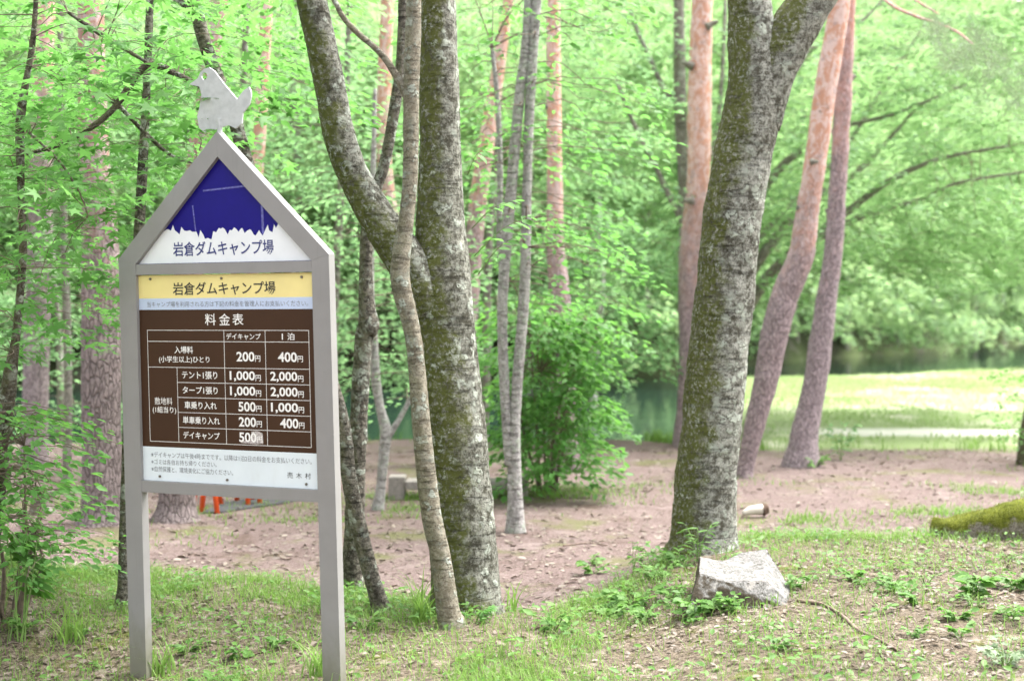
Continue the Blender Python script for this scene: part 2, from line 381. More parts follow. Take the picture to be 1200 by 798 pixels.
M['paint'] = plain('grey sign paint', (.240, .232, .226), .45, .05, 6, 0, dirt=((.28, .27, .25), .35))
_m = M['paint']; _nt = _m.node_tree; _b = _nt.nodes['Principled BSDF']; _src = _b.inputs['Base Color'].links[0].from_socket
_z = mth(_nt, 'ADD', pos_axis(_nt, 2), mth(_nt, 'MULTIPLY', noise(_nt, coords(_nt, (1, 1, .5)), 22, 5, .7), .28))
_c = mixc(_nt, remap(_nt, _z, .40, .12, 0, .8), _src, (.15, .145, .10))
_st = noise(_nt, coords(_nt, (30, 30, 1.3)), 1.0, 4, .7)
_c = mixc(_nt, remap(_nt, _st, .58, .72, 0, .35), _c, (.16, .155, .145))
sock(_nt, _b.inputs['Base Color'], _c)
M['blue'] = plain('ultramarine sign paint', (.008, .004, .17), .45, .05, 20, spec=.2)
M['white'] = plain('white sign paint', (.74, .76, .78), .4, .04, 8, dirt=((.62, .62, .6), .3))
M['navy'] = plain('navy lettering', (.02, .03, .16), .4, .03)
M['yellow'] = plain('yellow sign band', (.78, .66, .27), .35, .04, 5, dirt=((.68, .60, .32), .3))
M['strip'] = plain('pale blue sign band', (.48, .56, .72), .35, .03, 5)
M['brown'] = plain('brown sign field', (.050, .023, .011), .45, .06, 5, spec=.2)
M['panelwhite'] = plain('pale sign field', (.66, .72, .75), .35, .03, 5, dirt=((.58, .62, .62), .4))
M['black'] = plain('black lettering', (.02, .02, .02), .4, .03)
M['greytext'] = plain('grey lettering', (.19, .20, .22), .5, .03)
M['whitetext'] = plain('white lettering', (.80, .78, .75), .4, .03)
M['wornpatch'] = plain('worn correction patch', (.42, .38, .36), .6, .5, 120)
M['tape'] = plain('old tape mark', (.10, .10, .34), .5, .5, 90)
M['metal'] = plain('weathered white metal', (.44, .46, .45), .6, .10, 30, .2, dirt=((.24, .24, .225), .55))
M['screw'] = plain('rusty screw', (.16, .14, .12), .5, .3, 100, metallic=.6)
M['orange'] = plain('orange paint', (.80, .10, .02), .5, .08)
M['concrete'] = plain('grey concrete', (.25, .225, .205), .9, .2, 30, .3)
M['tarp'] = plain('dark grey sheet', (.035, .035, .042), .8, .2, 12, .3)
M['stump'] = bark_mat('old stump wood', (.16, .13, .11), (.30, .26, .22), .5, .3, .3, 1.2)
M['cutwood'] = plain('pale peeled wood', (.48, .44, .38), .8, .12, 20, .3)
M['brownwood'] = plain('dark broken wood', (.09, .055, .035), .9, .3, 30, .5)
M['stick'] = plain('dead brown stick', (.15, .105, .08), .9, .35, 30, .5)
M['twig'] = plain('brown twig', (.12, .09, .065), .9, .3, 30)
M['twig_red'] = plain('red brown pine twig', (.36, .22, .16), .9, .3, 30)
M['stem'] = plain('green stem', (.13, .22, .05), .7, .2, 30)

def rock_mat():
    m, nt, b = new_mat('speckled granite'); v = coords(nt)
    n = noise(nt, v, 75, 7, .85); n2 = noise(nt, v, 14, 5, .65)
    c = mixc(nt, remap(nt, n, .38, .62), (.07, .067, .06), (.235, .228, .215))
    c = mixc(nt, remap(nt, n2, .52, .68, 0, .6), c, (.40, .37, .33))
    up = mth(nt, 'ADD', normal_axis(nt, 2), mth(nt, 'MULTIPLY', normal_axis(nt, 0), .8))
    earth_shade = remap(nt, mth(nt, 'ADD', up, mth(nt, 'MULTIPLY', mth(nt, 'SUBTRACT', n2, .5), .9)), .62, .30)
    c = mixc(nt, mth(nt, 'MULTIPLY', earth_shade, .85), c, mixc(nt, n, (.03, .022, .014), (.10, .075, .045)))
    sock(nt, b.inputs['Base Color'], c); b.inputs['Roughness'].default_value = .9; b.inputs['Specular IOR Level'].default_value = .2
    bump(nt, b, mth(nt, 'ADD', n, n2), .6, .01); return m
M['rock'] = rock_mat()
def log_mat():
    m, nt, b = new_mat('moss covered wood'); v = coords(nt)
    n = noise(nt, v, 70, 5, .75); n2 = noise(nt, v, 7, 5, .65)
    c = mixc(nt, remap(nt, n, .35, .65), (.13, .11, .09), (.32, .29, .24))
    up = mth(nt, 'ADD', normal_axis(nt, 2), mth(nt, 'MULTIPLY', mth(nt, 'SUBTRACT', n2, .5), 2.4))
    mo = mixc(nt, remap(nt, mth(nt, 'ADD', mth(nt, 'MULTIPLY', n, .6), mth(nt, 'MULTIPLY', n2, .5)), .35, .75), (.04, .05, .008), (.17, .19, .03))
    c = mixc(nt, remap(nt, up, .0, .35), c, mo)
    sock(nt, b.inputs['Base Color'], c); b.inputs['Roughness'].default_value = 1; b.inputs['Specular IOR Level'].default_value = .05
    bump(nt, b, n, 1, .02); return m
M['mosslog'] = log_mat()

# ------------------------------------------------------------------ ground, lake
def grow(a, b, r=1.35):
    out = [a]; s = .6
    while out[-1] < b: out.append(out[-1] + s); s *= r
    return np.array(out[1:])
ys = np.concatenate([np.arange(-4, 5, .5), np.arange(5, 10, .04), np.arange(10, 19, .12), np.arange(19, 60, .6), np.arange(60, 150, 2.5), grow(150, 1600)])
xr = np.concatenate([np.arange(4, 10, .25), np.arange(10, 60, 1.2), grow(60, 900)])
xs = np.concatenate([-xr[::-1], np.arange(-4, 4, .05), xr])
X, Y = np.meshgrid(xs, ys); Z = height(X, Y)
nx, ny = len(xs), len(ys)
i = (np.arange(ny - 1)[:, None] * nx + np.arange(nx - 1)[None]).ravel()
gf = np.stack([i, i + 1, i + nx + 1, i + nx], -1)
def zones(X, Y):
    e = edge(X) + .25 * fbm2(X, Y, 2.2, 3, 21)
    fore = 1 - sstep(e - .35, e + .35, Y)
    s = land_s(X, Y)
    meadow = sstep(15.7, 16.6, Y + .5 * fbm2(X, Y, .8, 2, 31) - 2.2 * (1 - sstep(1.4, 2.6, X)))
    sand = meadow * np.clip(sstep(.1, .6, 1 - np.abs(Y - 18.9 + .12 * (X - 5)) / 1.0 + .35 * fbm2(X, Y, .7, 3, 33)) * sstep(3.2, 4.6, X), 0, 1)
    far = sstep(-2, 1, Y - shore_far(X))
    return fore, meadow, sand, far
fore, meadow, sand, far = zones(X, Y)
def ground_mat():
    m, nt, b = new_mat('forest ground'); v = worldpos(nt)
    at = nt.nodes.new('ShaderNodeAttribute'); at.attribute_name = 'zone'
    sp = nt.nodes.new('ShaderNodeSeparateColor'); lk(nt, at.outputs['Color'], sp.inputs[0])
    fo, me, fa = sp.outputs[0], sp.outputs[1], sp.outputs[2]; sa = at.outputs['Alpha']
    n1 = noise(nt, v, 45, 8, .75); n2 = noise(nt, v, 4, 6, .7); n3 = noise(nt, v, 1.1, 4, .6)
    vs = voro(nt, v, 55)
    dirt = mixc(nt, remap(nt, n1, .34, .66), (.080, .056, .050), (.215, .163, .150))
    dirt = mixc(nt, remap(nt, n2, .5, .72, 0, .6), dirt, (.28, .225, .21))
    dirt = mixc(nt, remap(nt, noise(nt, v, 2.4, 5, .65), .55, .70, 0, .75), dirt, (.085, .058, .045))
    dirt = mixc(nt, remap(nt, noise(nt, v, 1.3, 6, .7), .52, .64, 0, .65), dirt, (.11, .125, .04))
    dirt = mixc(nt, remap(nt, vs, .14, .06, 0, .6), dirt, (.36, .32, .30))
    lit = mixc(nt, remap(nt, n1, .35, .65), (.05, .038, .026), (.20, .162, .12))
    lit = mixc(nt, remap(nt, n2, .54, .66, 0, .75), lit, mixc(nt, n1, (.05, .06, .01), (.15, .165, .03)))
    lit = mixc(nt, remap(nt, noise(nt, v, 7, 5, .7), .56, .66, 0, .7), lit, (.31, .255, .215))
    mead = mixc(nt, remap(nt, n1, .3, .7), (.15, .22, .08), (.31, .36, .18))
    mead = mixc(nt, remap(nt, noise(nt, worldpos(nt, (1, .45, 1)), .9, 5, .65), .50, .66, 0, .85), mead, (.50, .46, .39))
    c = mixc(nt, fo, dirt, lit); c = mixc(nt, me, c, mead); c = mixc(nt, sa, c, mixc(nt, remap(nt, n2, .35, .65), (.60, .56, .50), (.72, .69, .63)))
    c = mixc(nt, fa, c, mixc(nt, remap(nt, pos_axis(nt, 2), .3, 2.0), (.022, .024, .014), mixc(nt, n2, (.07, .11, .045), (.13, .18, .08))))  # far bank darkens towards the waterline: shade under the trees painted into its colour
    sock(nt, b.inputs['Base Color'], c); b.inputs['Roughness'].default_value = .95; b.inputs['Specular IOR Level'].default_value = .1
    bump(nt, b, mth(nt, 'ADD', n1, mth(nt, 'MULTIPLY', n2, .6)), .7, .03); return m
M['ground'] = ground_mat()
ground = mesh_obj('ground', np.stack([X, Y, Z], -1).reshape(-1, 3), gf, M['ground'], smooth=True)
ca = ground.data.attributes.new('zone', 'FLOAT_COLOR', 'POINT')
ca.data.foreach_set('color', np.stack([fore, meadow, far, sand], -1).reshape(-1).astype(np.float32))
tag(ground, kind='structure')
def water_mat():
    m, nt, b = new_mat('lake water'); v = worldpos(nt, (1, .5, 1))
    b.inputs['Base Color'].default_value = (.016, .036, .024, 1); b.inputs['Roughness'].default_value = .07; b.inputs['IOR'].default_value = 1.33
    bump(nt, b, noise(nt, v, 2.6, 3, .5), .22, .06); return m
M['water'] = water_mat()
lake = mesh_obj('lake', [(-400, 14, WATER), (400, 14, WATER), (400, 400, WATER), (-400, 400, WATER)], [[0, 1, 2, 3]], M['water'])
tag(lake, kind='structure')

# ------------------------------------------------------------------ the sign
SIGN_C = np.array([-1.21498, 6.0, 1.24277]); yaw, lean, pit = -.41964, -.00537, .02674
R1 = Matrix.Rotation(lean, 3, 'Y'); Rp = Matrix.Rotation(pit, 3, 'X'); R2 = Matrix.Rotation(yaw, 3, 'Z')
RS = R2 @ Rp @ R1
BZ = 1.243                                                   # board centre above the foot
base = Vector(SIGN_C) + RS @ Vector((0, 0, -BZ))
sign = thing('campsite_sign', 'tall grey framed sign board with blue gable, price table and a bird on its peak', 'sign', base, rot=RS.to_euler())
O = lambda x, z: (x, z + BZ)
cx = -.007
def frame_piece(name, poly, y0=0, y1=.045, mat='paint', bevel=.0006):
    b = MB(); b.prism([O(*p) for p in poly], y0, y1); return b.build(name, M[mat], sign, bevel=bevel)
frame_piece('post', [(-.54, -1.42), (-.452, -1.42), (-.449, .495), (-.54, .52)])
frame_piece('post', [(.4535, -1.42), (.5395, -1.42), (.5255, .52), (.4425, .495)])
frame_piece('gable_rail', [(-.54, .5202), (-.449, .4952), (cx, .938), (cx, 1.044)])
frame_piece('gable_rail', [(cx + .0002, 1.044), (cx + .0002, .938), (.4425, .4952), (.5255, .5202)])
frame_piece('crossbar', [(-.4485, .449), (.442, .449), (.441, .4945), (-.4475, .4945)], .002, .043)
frame_piece('crossbar', [(-.4515, -.497), (.4525, -.497), (.4525, -.447), (-.4515, -.447)], .002, .043)

def text_geo(s, x0, x1, z0, z1, y, bold=0.0, fit='both'):
    """letters laid into the rectangle x0..x1, z0..z1 of the board (local x, z) facing -y"""
    cu = bpy.data.curves.new('letters', 'FONT'); cu.body = s; cu.offset = bold; cu.resolution_u = 3
    o = link(bpy.data.objects.new('letters', cu)); bpy.context.view_layer.update()
    me = bpy.data.meshes.new_from_object(o.evaluated_get(bpy.context.evaluated_depsgraph_get()))
    V = np.zeros(len(me.vertices) * 3, np.float32); me.vertices.foreach_get('co', V); V = V.reshape(-1, 3)
    Fc = [list(p.vertices) for p in me.polygons]
    bpy.data.objects.remove(o); bpy.data.meshes.remove(me); bpy.data.curves.remove(cu)
    a, b_ = V.min(0), V.max(0); sx = (x1 - x0) / (b_[0] - a[0]); sz = (z1 - z0) / (b_[1] - a[1])
    return np.stack([x0 + (V[:, 0] - a[0]) * sx, np.full(len(V), y), z0 + (V[:, 1] - a[1]) * sz + BZ], -1), Fc
# gable panel: ultramarine sky, white mountains, navy lettering
gp = frame_piece('gable_panel', [(-.449, .494), (.4425, .494), (cx, .945)], .022, .036, 'blue', 0)
rg = np.random.default_rng(3)
top = []
for k in range(64):
    u = k / 63 if k in (0, 63) else (k + rg.uniform(-.35, .35)) / 63; x = .355 - u * .705
    z = .650 - .030 * math.sin(u * math.pi) + rg.uniform(-.024, .020) + .008 * math.sin(u * 17)
    top.append((x, min(z, .494 + (.4425 - abs(x - cx)) * 1.0)))
mb = MB(); k_ = [O(-.446, .4965), O(.4395, .4965)] + [O(*p) for p in top]
mb.add([(x, .0205, z) for x, z in k_], [list(range(len(k_)))]); mb.build('mountain_motif', M['white'], gp)
mb = MB(); V, Fc = text_geo('岩倉ダムキャンプ場', -.262, .249, .525, .587, .0195, .012); mb.add(V, Fc); mb.build('lettering', M['navy'], gp)
mb = MB()
for a, b_, w_ in (((-.10, .800), (.115, .812), .007), ((-.155, .74), (-.142, .62), .006), ((.195, .74), (.198, .60), .011)):
    a, b_ = np.array(a), np.array(b_); d = (b_ - a) / np.linalg.norm(b_ - a); n_ = np.array([-d[1], d[0]]) * w_ / 2
    q = [O(*(a - n_)), O(*(b_ - n_)), O(*(b_ + n_)), O(*(a + n_))]; mb.add([(x, .0212, z) for x, z in q], [[0, 1, 2, 3]])
mb.build('tape_mark', M['tape'], gp)
# price board in bands; u right 0..1, v down 0..1
BW, BH = .9035, .8925
U = lambda u: -.4515 + .0 + u * BW
Vv = lambda v: .4465 - v * BH
mb = MB(); bands = [0, .112, .167, .834, 1.0]
for k in range(4):
    z1, z0 = Vv(bands[k]) + BZ, Vv(bands[k + 1]) + BZ
    mb.add([(U(.001), .018, z0), (U(.999), .018, z0), (U(.999), .018, z1), (U(.001), .018, z1)], [[0, 1, 2, 3]], k)
z0, z1 = Vv(1) + BZ, Vv(0) + BZ
mb.add([(U(.001), .018, z0), (U(.999), .018, z0), (U(.999), .018, z1), (U(.001), .018, z1), (U(.001), .034, z0), (U(.999), .034, z0), (U(.999), .034, z1), (U(.001), .034, z1)],
       [[4, 7, 6, 5], [0, 4, 5, 1], [1, 5, 6, 2], [2, 6, 7, 3], [3, 7, 4, 0]], 3)
board = mb.build('price_board', [M['yellow'], M['strip'], M['brown'], M['panelwhite']], sign)
mb = MB(); YT = .0172
def put(s, u0, u1, v0, v1, m, bold=0.0):
    V, Fc = text_geo(s, U(u0), U(u1), Vv(v1), Vv(v0), YT, bold); mb.add(V, Fc, m)
put('岩倉ダムキャンプ場', .204, .782, .036, .098, 0, .012)
put('当キャンプ場を利用される方は下記の料金を管理人にお支払いください。', .05, .955, .127, .154, 1)
for s, u in (('料', .385), ('金', .465), ('表', .54)): put(s, u, u + .062, .187, .242, 2, .006)
put('デイキャンプ', .503, .695, .280, .310, 2, .012)
put('1', .810, .816, .281, .309, 2, 0); put('泊', .840, .878, .278, .311, 2, .01)
put('入場料', .204, .312, .343, .378, 2, .016); put('(小学生以上)ひとり', .112, .405, .390, .426, 2, .01)
def price(s, u0, v, hi=.046, ue=.69):
    put(s, u0, ue - .032, v - hi / 2, v + hi / 2 + .004 * (',' in s), 2, .022); put('円', ue - .029, ue, v - .006, v + hi / 2, 2, .01)
price('200', .558, .390); price('400', .787, .390, ue=.921)
vr = [.445 + .0724 * (k + .5) for k in range(5)]
for k, (s, u0, u1, a, b_) in enumerate((('テント1張り', .245, .447, '1,000', '2,000'), ('タープ1張り', .245, .447, '1,000', '2,000'), ('車乗り入れ', .255, .440, '500', '1,000'), ('単車乗り入れ', .243, .455, '200', '400'), ('デイキャンプ', .243, .452, '500', ''))):
    put(s, u0, u1, vr[k] - .018, vr[k] + .018, 2, .012)
    price(a, .517 if ',' in a else .562, vr[k])
    if b_: price(b_, .742 if ',' in b_ else .79, vr[k], ue=.921)
put('敷地料', .080, .184, .592, .628, 2, .0); put('(1組当り)', .067, .205, .636, .672, 2, .01)
put('※デイキャンプは午後4時までです。以降は1泊2日の料金をお支払いください。', .05, .955, .858, .886, 1)
put('※ゴミは各自お持ち帰りください。', .05, .43, .894, .920, 1); put('※自然保護と、環境美化にご協力ください。', .05, .523, .929, .956, 1)
for s, u in (('売', .822), ('木', .870), ('村', .918)): put(s, u, u + .031, .926, .954, 0)
mb.build('lettering', [M['black'], M['greytext'], M['whitetext']], board)
mb = MB()
def line(u0, v0, u1, v1, t=.0021):
    x0, x1, z0, z1 = U(u0), U(u1), Vv(v1), Vv(v0)
    if u0 == u1: x0 -= t / 2; x1 += t / 2
    else: z0 -= t / 2; z1 += t / 2
    yy = .0176 if u0 == u1 else .0173
    mb.add([(x0, yy, z0 + BZ), (x1, yy, z0 + BZ), (x1, yy, z1 + BZ), (x0, yy, z1 + BZ)], [[0, 1, 2, 3]])
for v in (.266, .320, .445, .807): line(.047, v, .955, v)
for k in range(1, 5): line(.216, .445 + .0724 * k, .955, .445 + .0724 * k)
for u in (.047, .49, .719, .955): line(u, .266, u, .807)
line(.216, .445, .216, .807)
mb.build('table_grid', M['whitetext'], board)
mb = MB(); zz = vr[4]
q = [(.63, zz - .028), (.665, zz - .031), (.692, zz - .022), (.695, zz + .027), (.66, zz + .031), (.57, zz + .027), (.572, zz + .018), (.63, zz + .012)]
mb.add([(U(a), .0178, Vv(b_) + BZ) for a, b_ in q], [list(range(8))[::-1]]); mb.build('worn_patch', M['wornpatch'], board)
for u, v in ((.075, .018), (.485, .020), (.925, .020), (.10, .978), (.49, .978), (.925, .978)):
    mb = MB(); mb.tube([(U(u), .0185, Vv(v) + BZ), (U(u), .0125, Vv(v) + BZ)], .0055, 10); mb.build('screw', M['screw'], board)
# bird cut from sheet metal
def bp(x, y):      # crop pixel -> local sign plane
    return (-.154 + (x - 272) / 225 * .312 + (88 - y) * .00002, 1.2505 - (y - 88) * .001337)
bird = [bp(*p) for p in ((272, 88), (304, 71), (314, 52), (330, 42), (347, 40), (365, 52), (400, 96), (446, 146), (470, 120), (489, 111), (495, 122), (497, 142), (490, 165), (466, 190), (462, 222), (440, 236), (414, 224), (390, 229), (355, 238), (325, 241), (306, 226), (300, 192), (309, 160), (317, 122), (309, 97))]
bm = bmesh.new()
hole = [bp(328 + 11 * math.cos(a), 66 + 12 * math.sin(a)) for a in np.linspace(0, 2 * math.pi, 10, endpoint=False)]
ev = []
for loop in (bird, hole):
    vs = [bm.verts.new((x, .018, z + BZ)) for x, z in loop]
    for a, b_ in zip(vs, vs[1:] + vs[:1]): ev.append(bm.edges.new((a, b_)))
bmesh.ops.triangle_fill(bm, edges=ev, use_beauty=True, use_dissolve=False)
r_ = bmesh.ops.extrude_face_region(bm, geom=bm.faces[:])
bmesh.ops.translate(bm, verts=[g for g in r_['geom'] if isinstance(g, bmesh.types.BMVert)], vec=(0, .008, 0))
bmesh.ops.recalc_face_normals(bm, faces=bm.faces)
me = bpy.data.meshes.new('bird_cutout'); bm.to_mesh(me); bm.free(); me.materials.append(M['metal'])
bo = link(bpy.data.objects.new('bird_cutout', me)); bo.parent = sign
mb = MB(); mb.tube([(cx, .022, 1.035 + BZ), (cx, .022, 1.10 + BZ)], .011, 10); mb.build('stem', M['metal'], bo)

# ------------------------------------------------------------------ trees named in the picture
def base_depth(px, py, wpx):
    g = G(px, py); return g[1] + wpx / 2 * g[1] / F * .6
SKEL = {}
def add_trunk(root, spec, D, mat, name='trunk', D1=None, seg=24, rough=.05, seed=0, step=.04, up=2.0, sink=True, rs=6.0):
    pts, r = px_path(spec, D, D1)
    if sink:
        g = H(pts[0][0], pts[0][1])
        pts = np.vstack([[pts[0] + (pts[0] - pts[1]) / np.linalg.norm(pts[0] - pts[1]) * .05 * 0 + np.array([0, 0, min(0, g - pts[0][2]) - .18])], pts]); r = np.concatenate([[r[0] * 1.12], r])
    if up:
        d = pts[-1] - pts[-2]; d /= np.linalg.norm(d); pts = np.vstack([pts, pts[-1] + d * up]); r = np.concatenate([r, [r[-1] * .55]])
    V, Fc = limb_geo(pts, r, step, seg, rough, seed, rs)
    SKEL.setdefault(root.name, []).append(catmull(pts, 40))
    return mesh_obj(name, V, Fc, M[mat], root, True, off=root.location)
def tree(name, label, spec, mat, D=None, D1=None, group=None, limbs=(), cat='tree', **k):
    if D is None: D = base_depth(*spec[0])
    p0 = P(spec[0][0], spec[0][1], D)
    root = thing(name, label, cat, (p0[0], p0[1], H(p0[0], p0[1])), group)
    t = add_trunk(root, spec, D, mat, D1=D1, **k)
    for n_, (ls, ld, ld1, lname) in enumerate(limbs):
        kk = dict(k); kk.update(seed=k.get('seed', 0) + 5 + n_, up=kk.get('up', 2.0) * .4 if ls[-1][1] < -5 or ls[-1][0] > 1200 else .02, seg=max(8, k.get('seg', 24) * 2 // 3))
        add_trunk(root, ls, D if ld is None else ld, mat, lname, ld1, sink=False, **kk)
    return root, D
def region_sprays(n, x0, x1, y0, y1, D0, D1, rng=RNG, dens=None):
    """spray roots in the block of space seen between those photo pixels at depths D0..D1"""
    out = []
    while len(out) < n:
        px, py, D = rng.uniform(x0, x1), rng.uniform(y0, y1), rng.uniform(D0, D1)
        if dens and rng.random() > dens(px, py): continue
        p = P(px, py, D)
        if p[2] > H(p[0], p[1]) + .25: out.append(p)
    return np.array(out)
def leafy(root, C, size, mat, T=QUAD, L=.9, W=.6, nleaf=60, droop=.25, tilt=.45, twig=.008, twigmat='twig', rng=RNG, az=None, name='crown', maxtwig=2.2, thick=.06):
    """hang sprays of leaves at the points C and join each to the nearest wood of the tree"""
    m = len(C); S = np.vstack(SKEL[root.name]); dd = np.linalg.norm(C[:, None] - S[None], axis=2)
    j = dd.argmin(1); near = S[j]; a0 = np.arctan2(C[:, 1] - near[:, 1], C[:, 0] - near[:, 0])
    az = a0 + rng.normal(0, .7, m) if az is None else az
    Ls = L * rng.uniform(.65, 1.3, m); Ws = W * rng.uniform(.7, 1.3, m)
    o = crown(name, T, C, az, Ls, Ws, nleaf, size, M[mat], root, root.location, droop=droop, tilt=tilt, rng=rng, thick=thick)
    mb = MB()
    for k in range(m):
        e = C[k] + np.array([math.cos(az[k]), math.sin(az[k]), -droop * .8]) * Ls[k] * .8
        d = np.linalg.norm(C[k] - near[k]); pts = [C[k], (C[k] + e) / 2 + [0, 0, .05 * Ls[k]], e]; rr = [twig * .6, twig * .45, twig * .2]
        if d < maxtwig:
            mid = (near[k] + C[k]) / 2 + np.array([0, 0, .12 * d]) + rng.normal(0, .06 * d, 3); pts = [near[k], mid] + pts; rr = [twig, twig * .8] + rr
        q = catmull(np.hstack([np.array(pts), np.array(rr)[:, None]]), 9)
        V, Fc = tube_geo(q[:, :3], q[:, 3], 4, cap=False); mb.add(V, Fc.tolist())
    mb.build('branch', M[twigmat], root, True, off=root.location)
    return o

big, Dbig = tree('broadleaf_tree', 'thick lichen-crusted trunk rising behind the pale rock', [(824, 648, 92), (825, 625, 77), (827, 560, 72), (835, 480, 70), (843, 400, 70), (851, 325, 68), (859, 250, 68), (872, 175, 68), (884, 110, 64), (882, 60, 56), (878, 0, 50), (874, -50, 46)], 'bark_lichen',
    limbs=[([(892, 150, 44), (902, 98, 52), (919, 54, 56), (944, 12, 54), (972, -26, 46), (1014, -84, 36)], None, None, 'limb')], seg=56, rough=.045, step=.022, seed=3, rs=7)
cen, Dc = tree('broadleaf_tree', 'mossy thick trunk dividing low into a straight stem and a curved limb', [(546, 738, 108), (546, 715, 90), (545, 690, 83), (540, 600, 78), (531, 500, 76), (522, 400, 72), (516, 330, 70), (514, 270, 56), (515, 200, 48), (514, 100, 45), (511, 0, 42), (508, -60, 40)], 'bark_center', D=7.25,
    limbs=[([(505, 365, 44), (490, 330, 50), (466, 290, 47), (438, 248, 42), (414, 205, 38), (398, 160, 37), (386, 100, 36), (376, 50, 36), (365, 0, 35), (354, -50, 34)], 7.2, 7.0, 'limb'),
           ([(540, 330, 26), (533, 270, 26), (528, 200, 26), (526, 100, 24), (524, 0, 20), (522, -60, 18)], 7.3, 7.35, 'limb')], seg=56, rough=.04, step=.025, seed=11, rs=7)
thin, Dt = tree('broadleaf_tree', 'slender smooth olive-grey stem winding up in front of the mossy forked trunk', [(530, 735, 34), (525, 715, 28), (516, 650, 24), (505, 600, 24), (494, 500, 22), (485, 400, 20), (470, 335, 23), (470, 300, 22), (477, 250, 18), (481, 200, 18), (482, 100, 19), (484, 40, 19), (486, -40, 17)], 'bark_young', D=6.78,
    limbs=[([(478, 115, 11), (466, 92, 9), (452, 70, 8), (438, 55, 7), (420, 40, 7), (402, 20, 6.5), (386, -10, 6)], None, None, 'limb')], seg=28, rough=.03, step=.02, seed=21, rs=14)
ta, Da = tree('broadleaf_tree', 'dark blotched thin trunk standing upright right of the sign post', [(412, 692, 30), (413, 670, 26), (416, 600, 23), (420, 500, 21), (426, 400, 21), (432, 382, 25), (429, 345, 17), (430, 270, 15), (438, 230, 14), (451, 190, 13), (462, 130, 13), (470, 70, 12), (472, 0, 11), (473, -50, 10)], 'bark_blotch', D=7.85, seg=26, rough=.05, step=.02, seed=31, rs=12)
tb, Db = tree('broadleaf_tree', 'thin lichen-spotted trunk leaning left behind the sign and past the bird', [(447, 717, 24), (441, 695, 20), (426, 640, 19), (409, 560, 18), (400, 490, 18), (370, 400, 18), (330, 290, 17.5), (292, 200, 17), (272, 130, 16), (256, 95, 16), (240, 50, 16), (227, 0, 15), (215, -50, 14)], 'bark_blotch', D=7.3,
    limbs=[([(232, 22, 9), (218, 8, 8), (200, -6, 7), (180, -25, 6)], None, None, 'limb')], seg=26, rough=.05, step=.02, seed=41, rs=12)
tc, Dc2 = tree('broadleaf_tree', 'dark slim trunk rising right behind the left sign post', [(142, 724, 22), (145, 690, 16), (147, 600, 13), (150, 500, 12.5), (155, 400, 12.5), (159, 330, 12.5), (163, 270, 12.5), (167, 200, 11.5), (172, 100, 9.5), (176, 0, 9), (178, -50, 9)], 'bark_blotch', D=7.15, seg=18, rough=.05, step=.025, seed=51, rs=14)
sap, Ds_ = tree('maple_tree', 'slim dark maple sapling with bright star-shaped leaves over the left bush', [(-14, 668, 22), (-6, 600, 20), (4, 500, 20), (12, 440, 17), (18, 400, 10), (24, 340, 9), (27, 290, 9), (24, 200, 9), (24, 140, 11), (29, 105, 8), (37, 60, 7), (41, 20, 6), (44, -30, 5)], 'bark_dark', D=6.7,
    limbs=[([(26, 182, 4), (75, 168, 5), (120, 140, 7), (145, 112, 8), (160, 88, 8.5), (178, 76, 8.5), (200, 84, 7.5), (226, 97, 7), (240, 103, 5)], 6.75, 6.9, 'limb'),
           ([(132, 118, 6), (145, 130, 5), (172, 158, 5), (200, 182, 4), (222, 190, 3)], 6.8, 7.0, 'limb'),
           ([(80, 15, 4), (120, 42, 5), (170, 72, 4)], 6.9, 6.9, 'limb'), ([(28, 150, 3), (70, 190, 3), (95, 230, 2.5), (102, 250, 2)], 6.7, 6.5, 'limb')], seg=16, rough=.07, step=.025, seed=61, rs=14)
tw, Dtw = tree('broadleaf_tree', 'pale grey twin stems parting low beside the dense green bush', [(604, 625, 26), (604, 600, 20), (603, 560, 17), (603, 500, 14), (606, 450, 13), (610, 400, 13), (615, 330, 13), (618, 200, 11), (622, 100, 12), (629, 0, 12), (633, -50, 10)], 'bark_grey',
    limbs=[([(598, 545, 13), (594, 500, 12), (589, 400, 12), (590, 330, 12.5), (601, 200, 13), (609, 110, 12), (616, 50, 10), (621, -40, 9)], None, None, 'limb'),
           ([(590, 330, 7), (585, 280, 7), (586, 200, 7), (583, 120, 6), (577, 60, 5)], 10.9, None, 'limb')], seg=22, rough=.05, step=.03, seed=71, rs=12)
yo, Dy = tree('broadleaf_tree', 'small pale forked trunk beside the concrete bench', [(443, 598, 16), (446, 575, 12), (450, 530, 12.5), (452, 505, 14), (446, 480, 11), (441, 450, 11), (438, 400, 10), (434, 330, 9), (436, 250, 8)], 'bark_grey', limbs=[([(454, 512, 9), (465, 496, 7), (475, 478, 6), (486, 455, 5), (490, 420, 4)], None, None, 'limb')], seg=16, rough=.05, step=.04, seed=81, up=1)
bi, Dbi = tree('birch_tree', 'white slim trunk at the water edge beyond the dense bush', [(694, 508, 10), (696, 470, 8), (696, 440, 8), (700, 400, 7), (706, 340, 6), (704, 280, 5)], 'bark_grey', seg=12, rough=.05, step=.06, seed=85, up=1)
edge_t, De = tree('broadleaf_tree', 'dark trunk cut off by the right edge of the view beside the meadow', [(1201, 545, 22), (1206, 500, 18), (1213, 440, 17), (1218, 300, 16), (1224, 100, 14), (1230, -40, 12)], 'bark_dark', seg=14, rough=.05, step=.06, seed=86)
PG = 'red pines around the clearing'
p1, _ = tree('pine_tree', 'stout furrowed grey pine trunk left of the sign', [(121, 616, 64), (121, 600, 52), (120, 560, 47), (119, 500, 45), (119, 400, 46), (118, 300, 44), (113, 220, 38), (110, 190, 35), (108, 100, 32), (106, 0, 30), (105, -50, 29)], 'pine_grey', group=PG, seg=36, rough=.045, step=.04, seed=91)
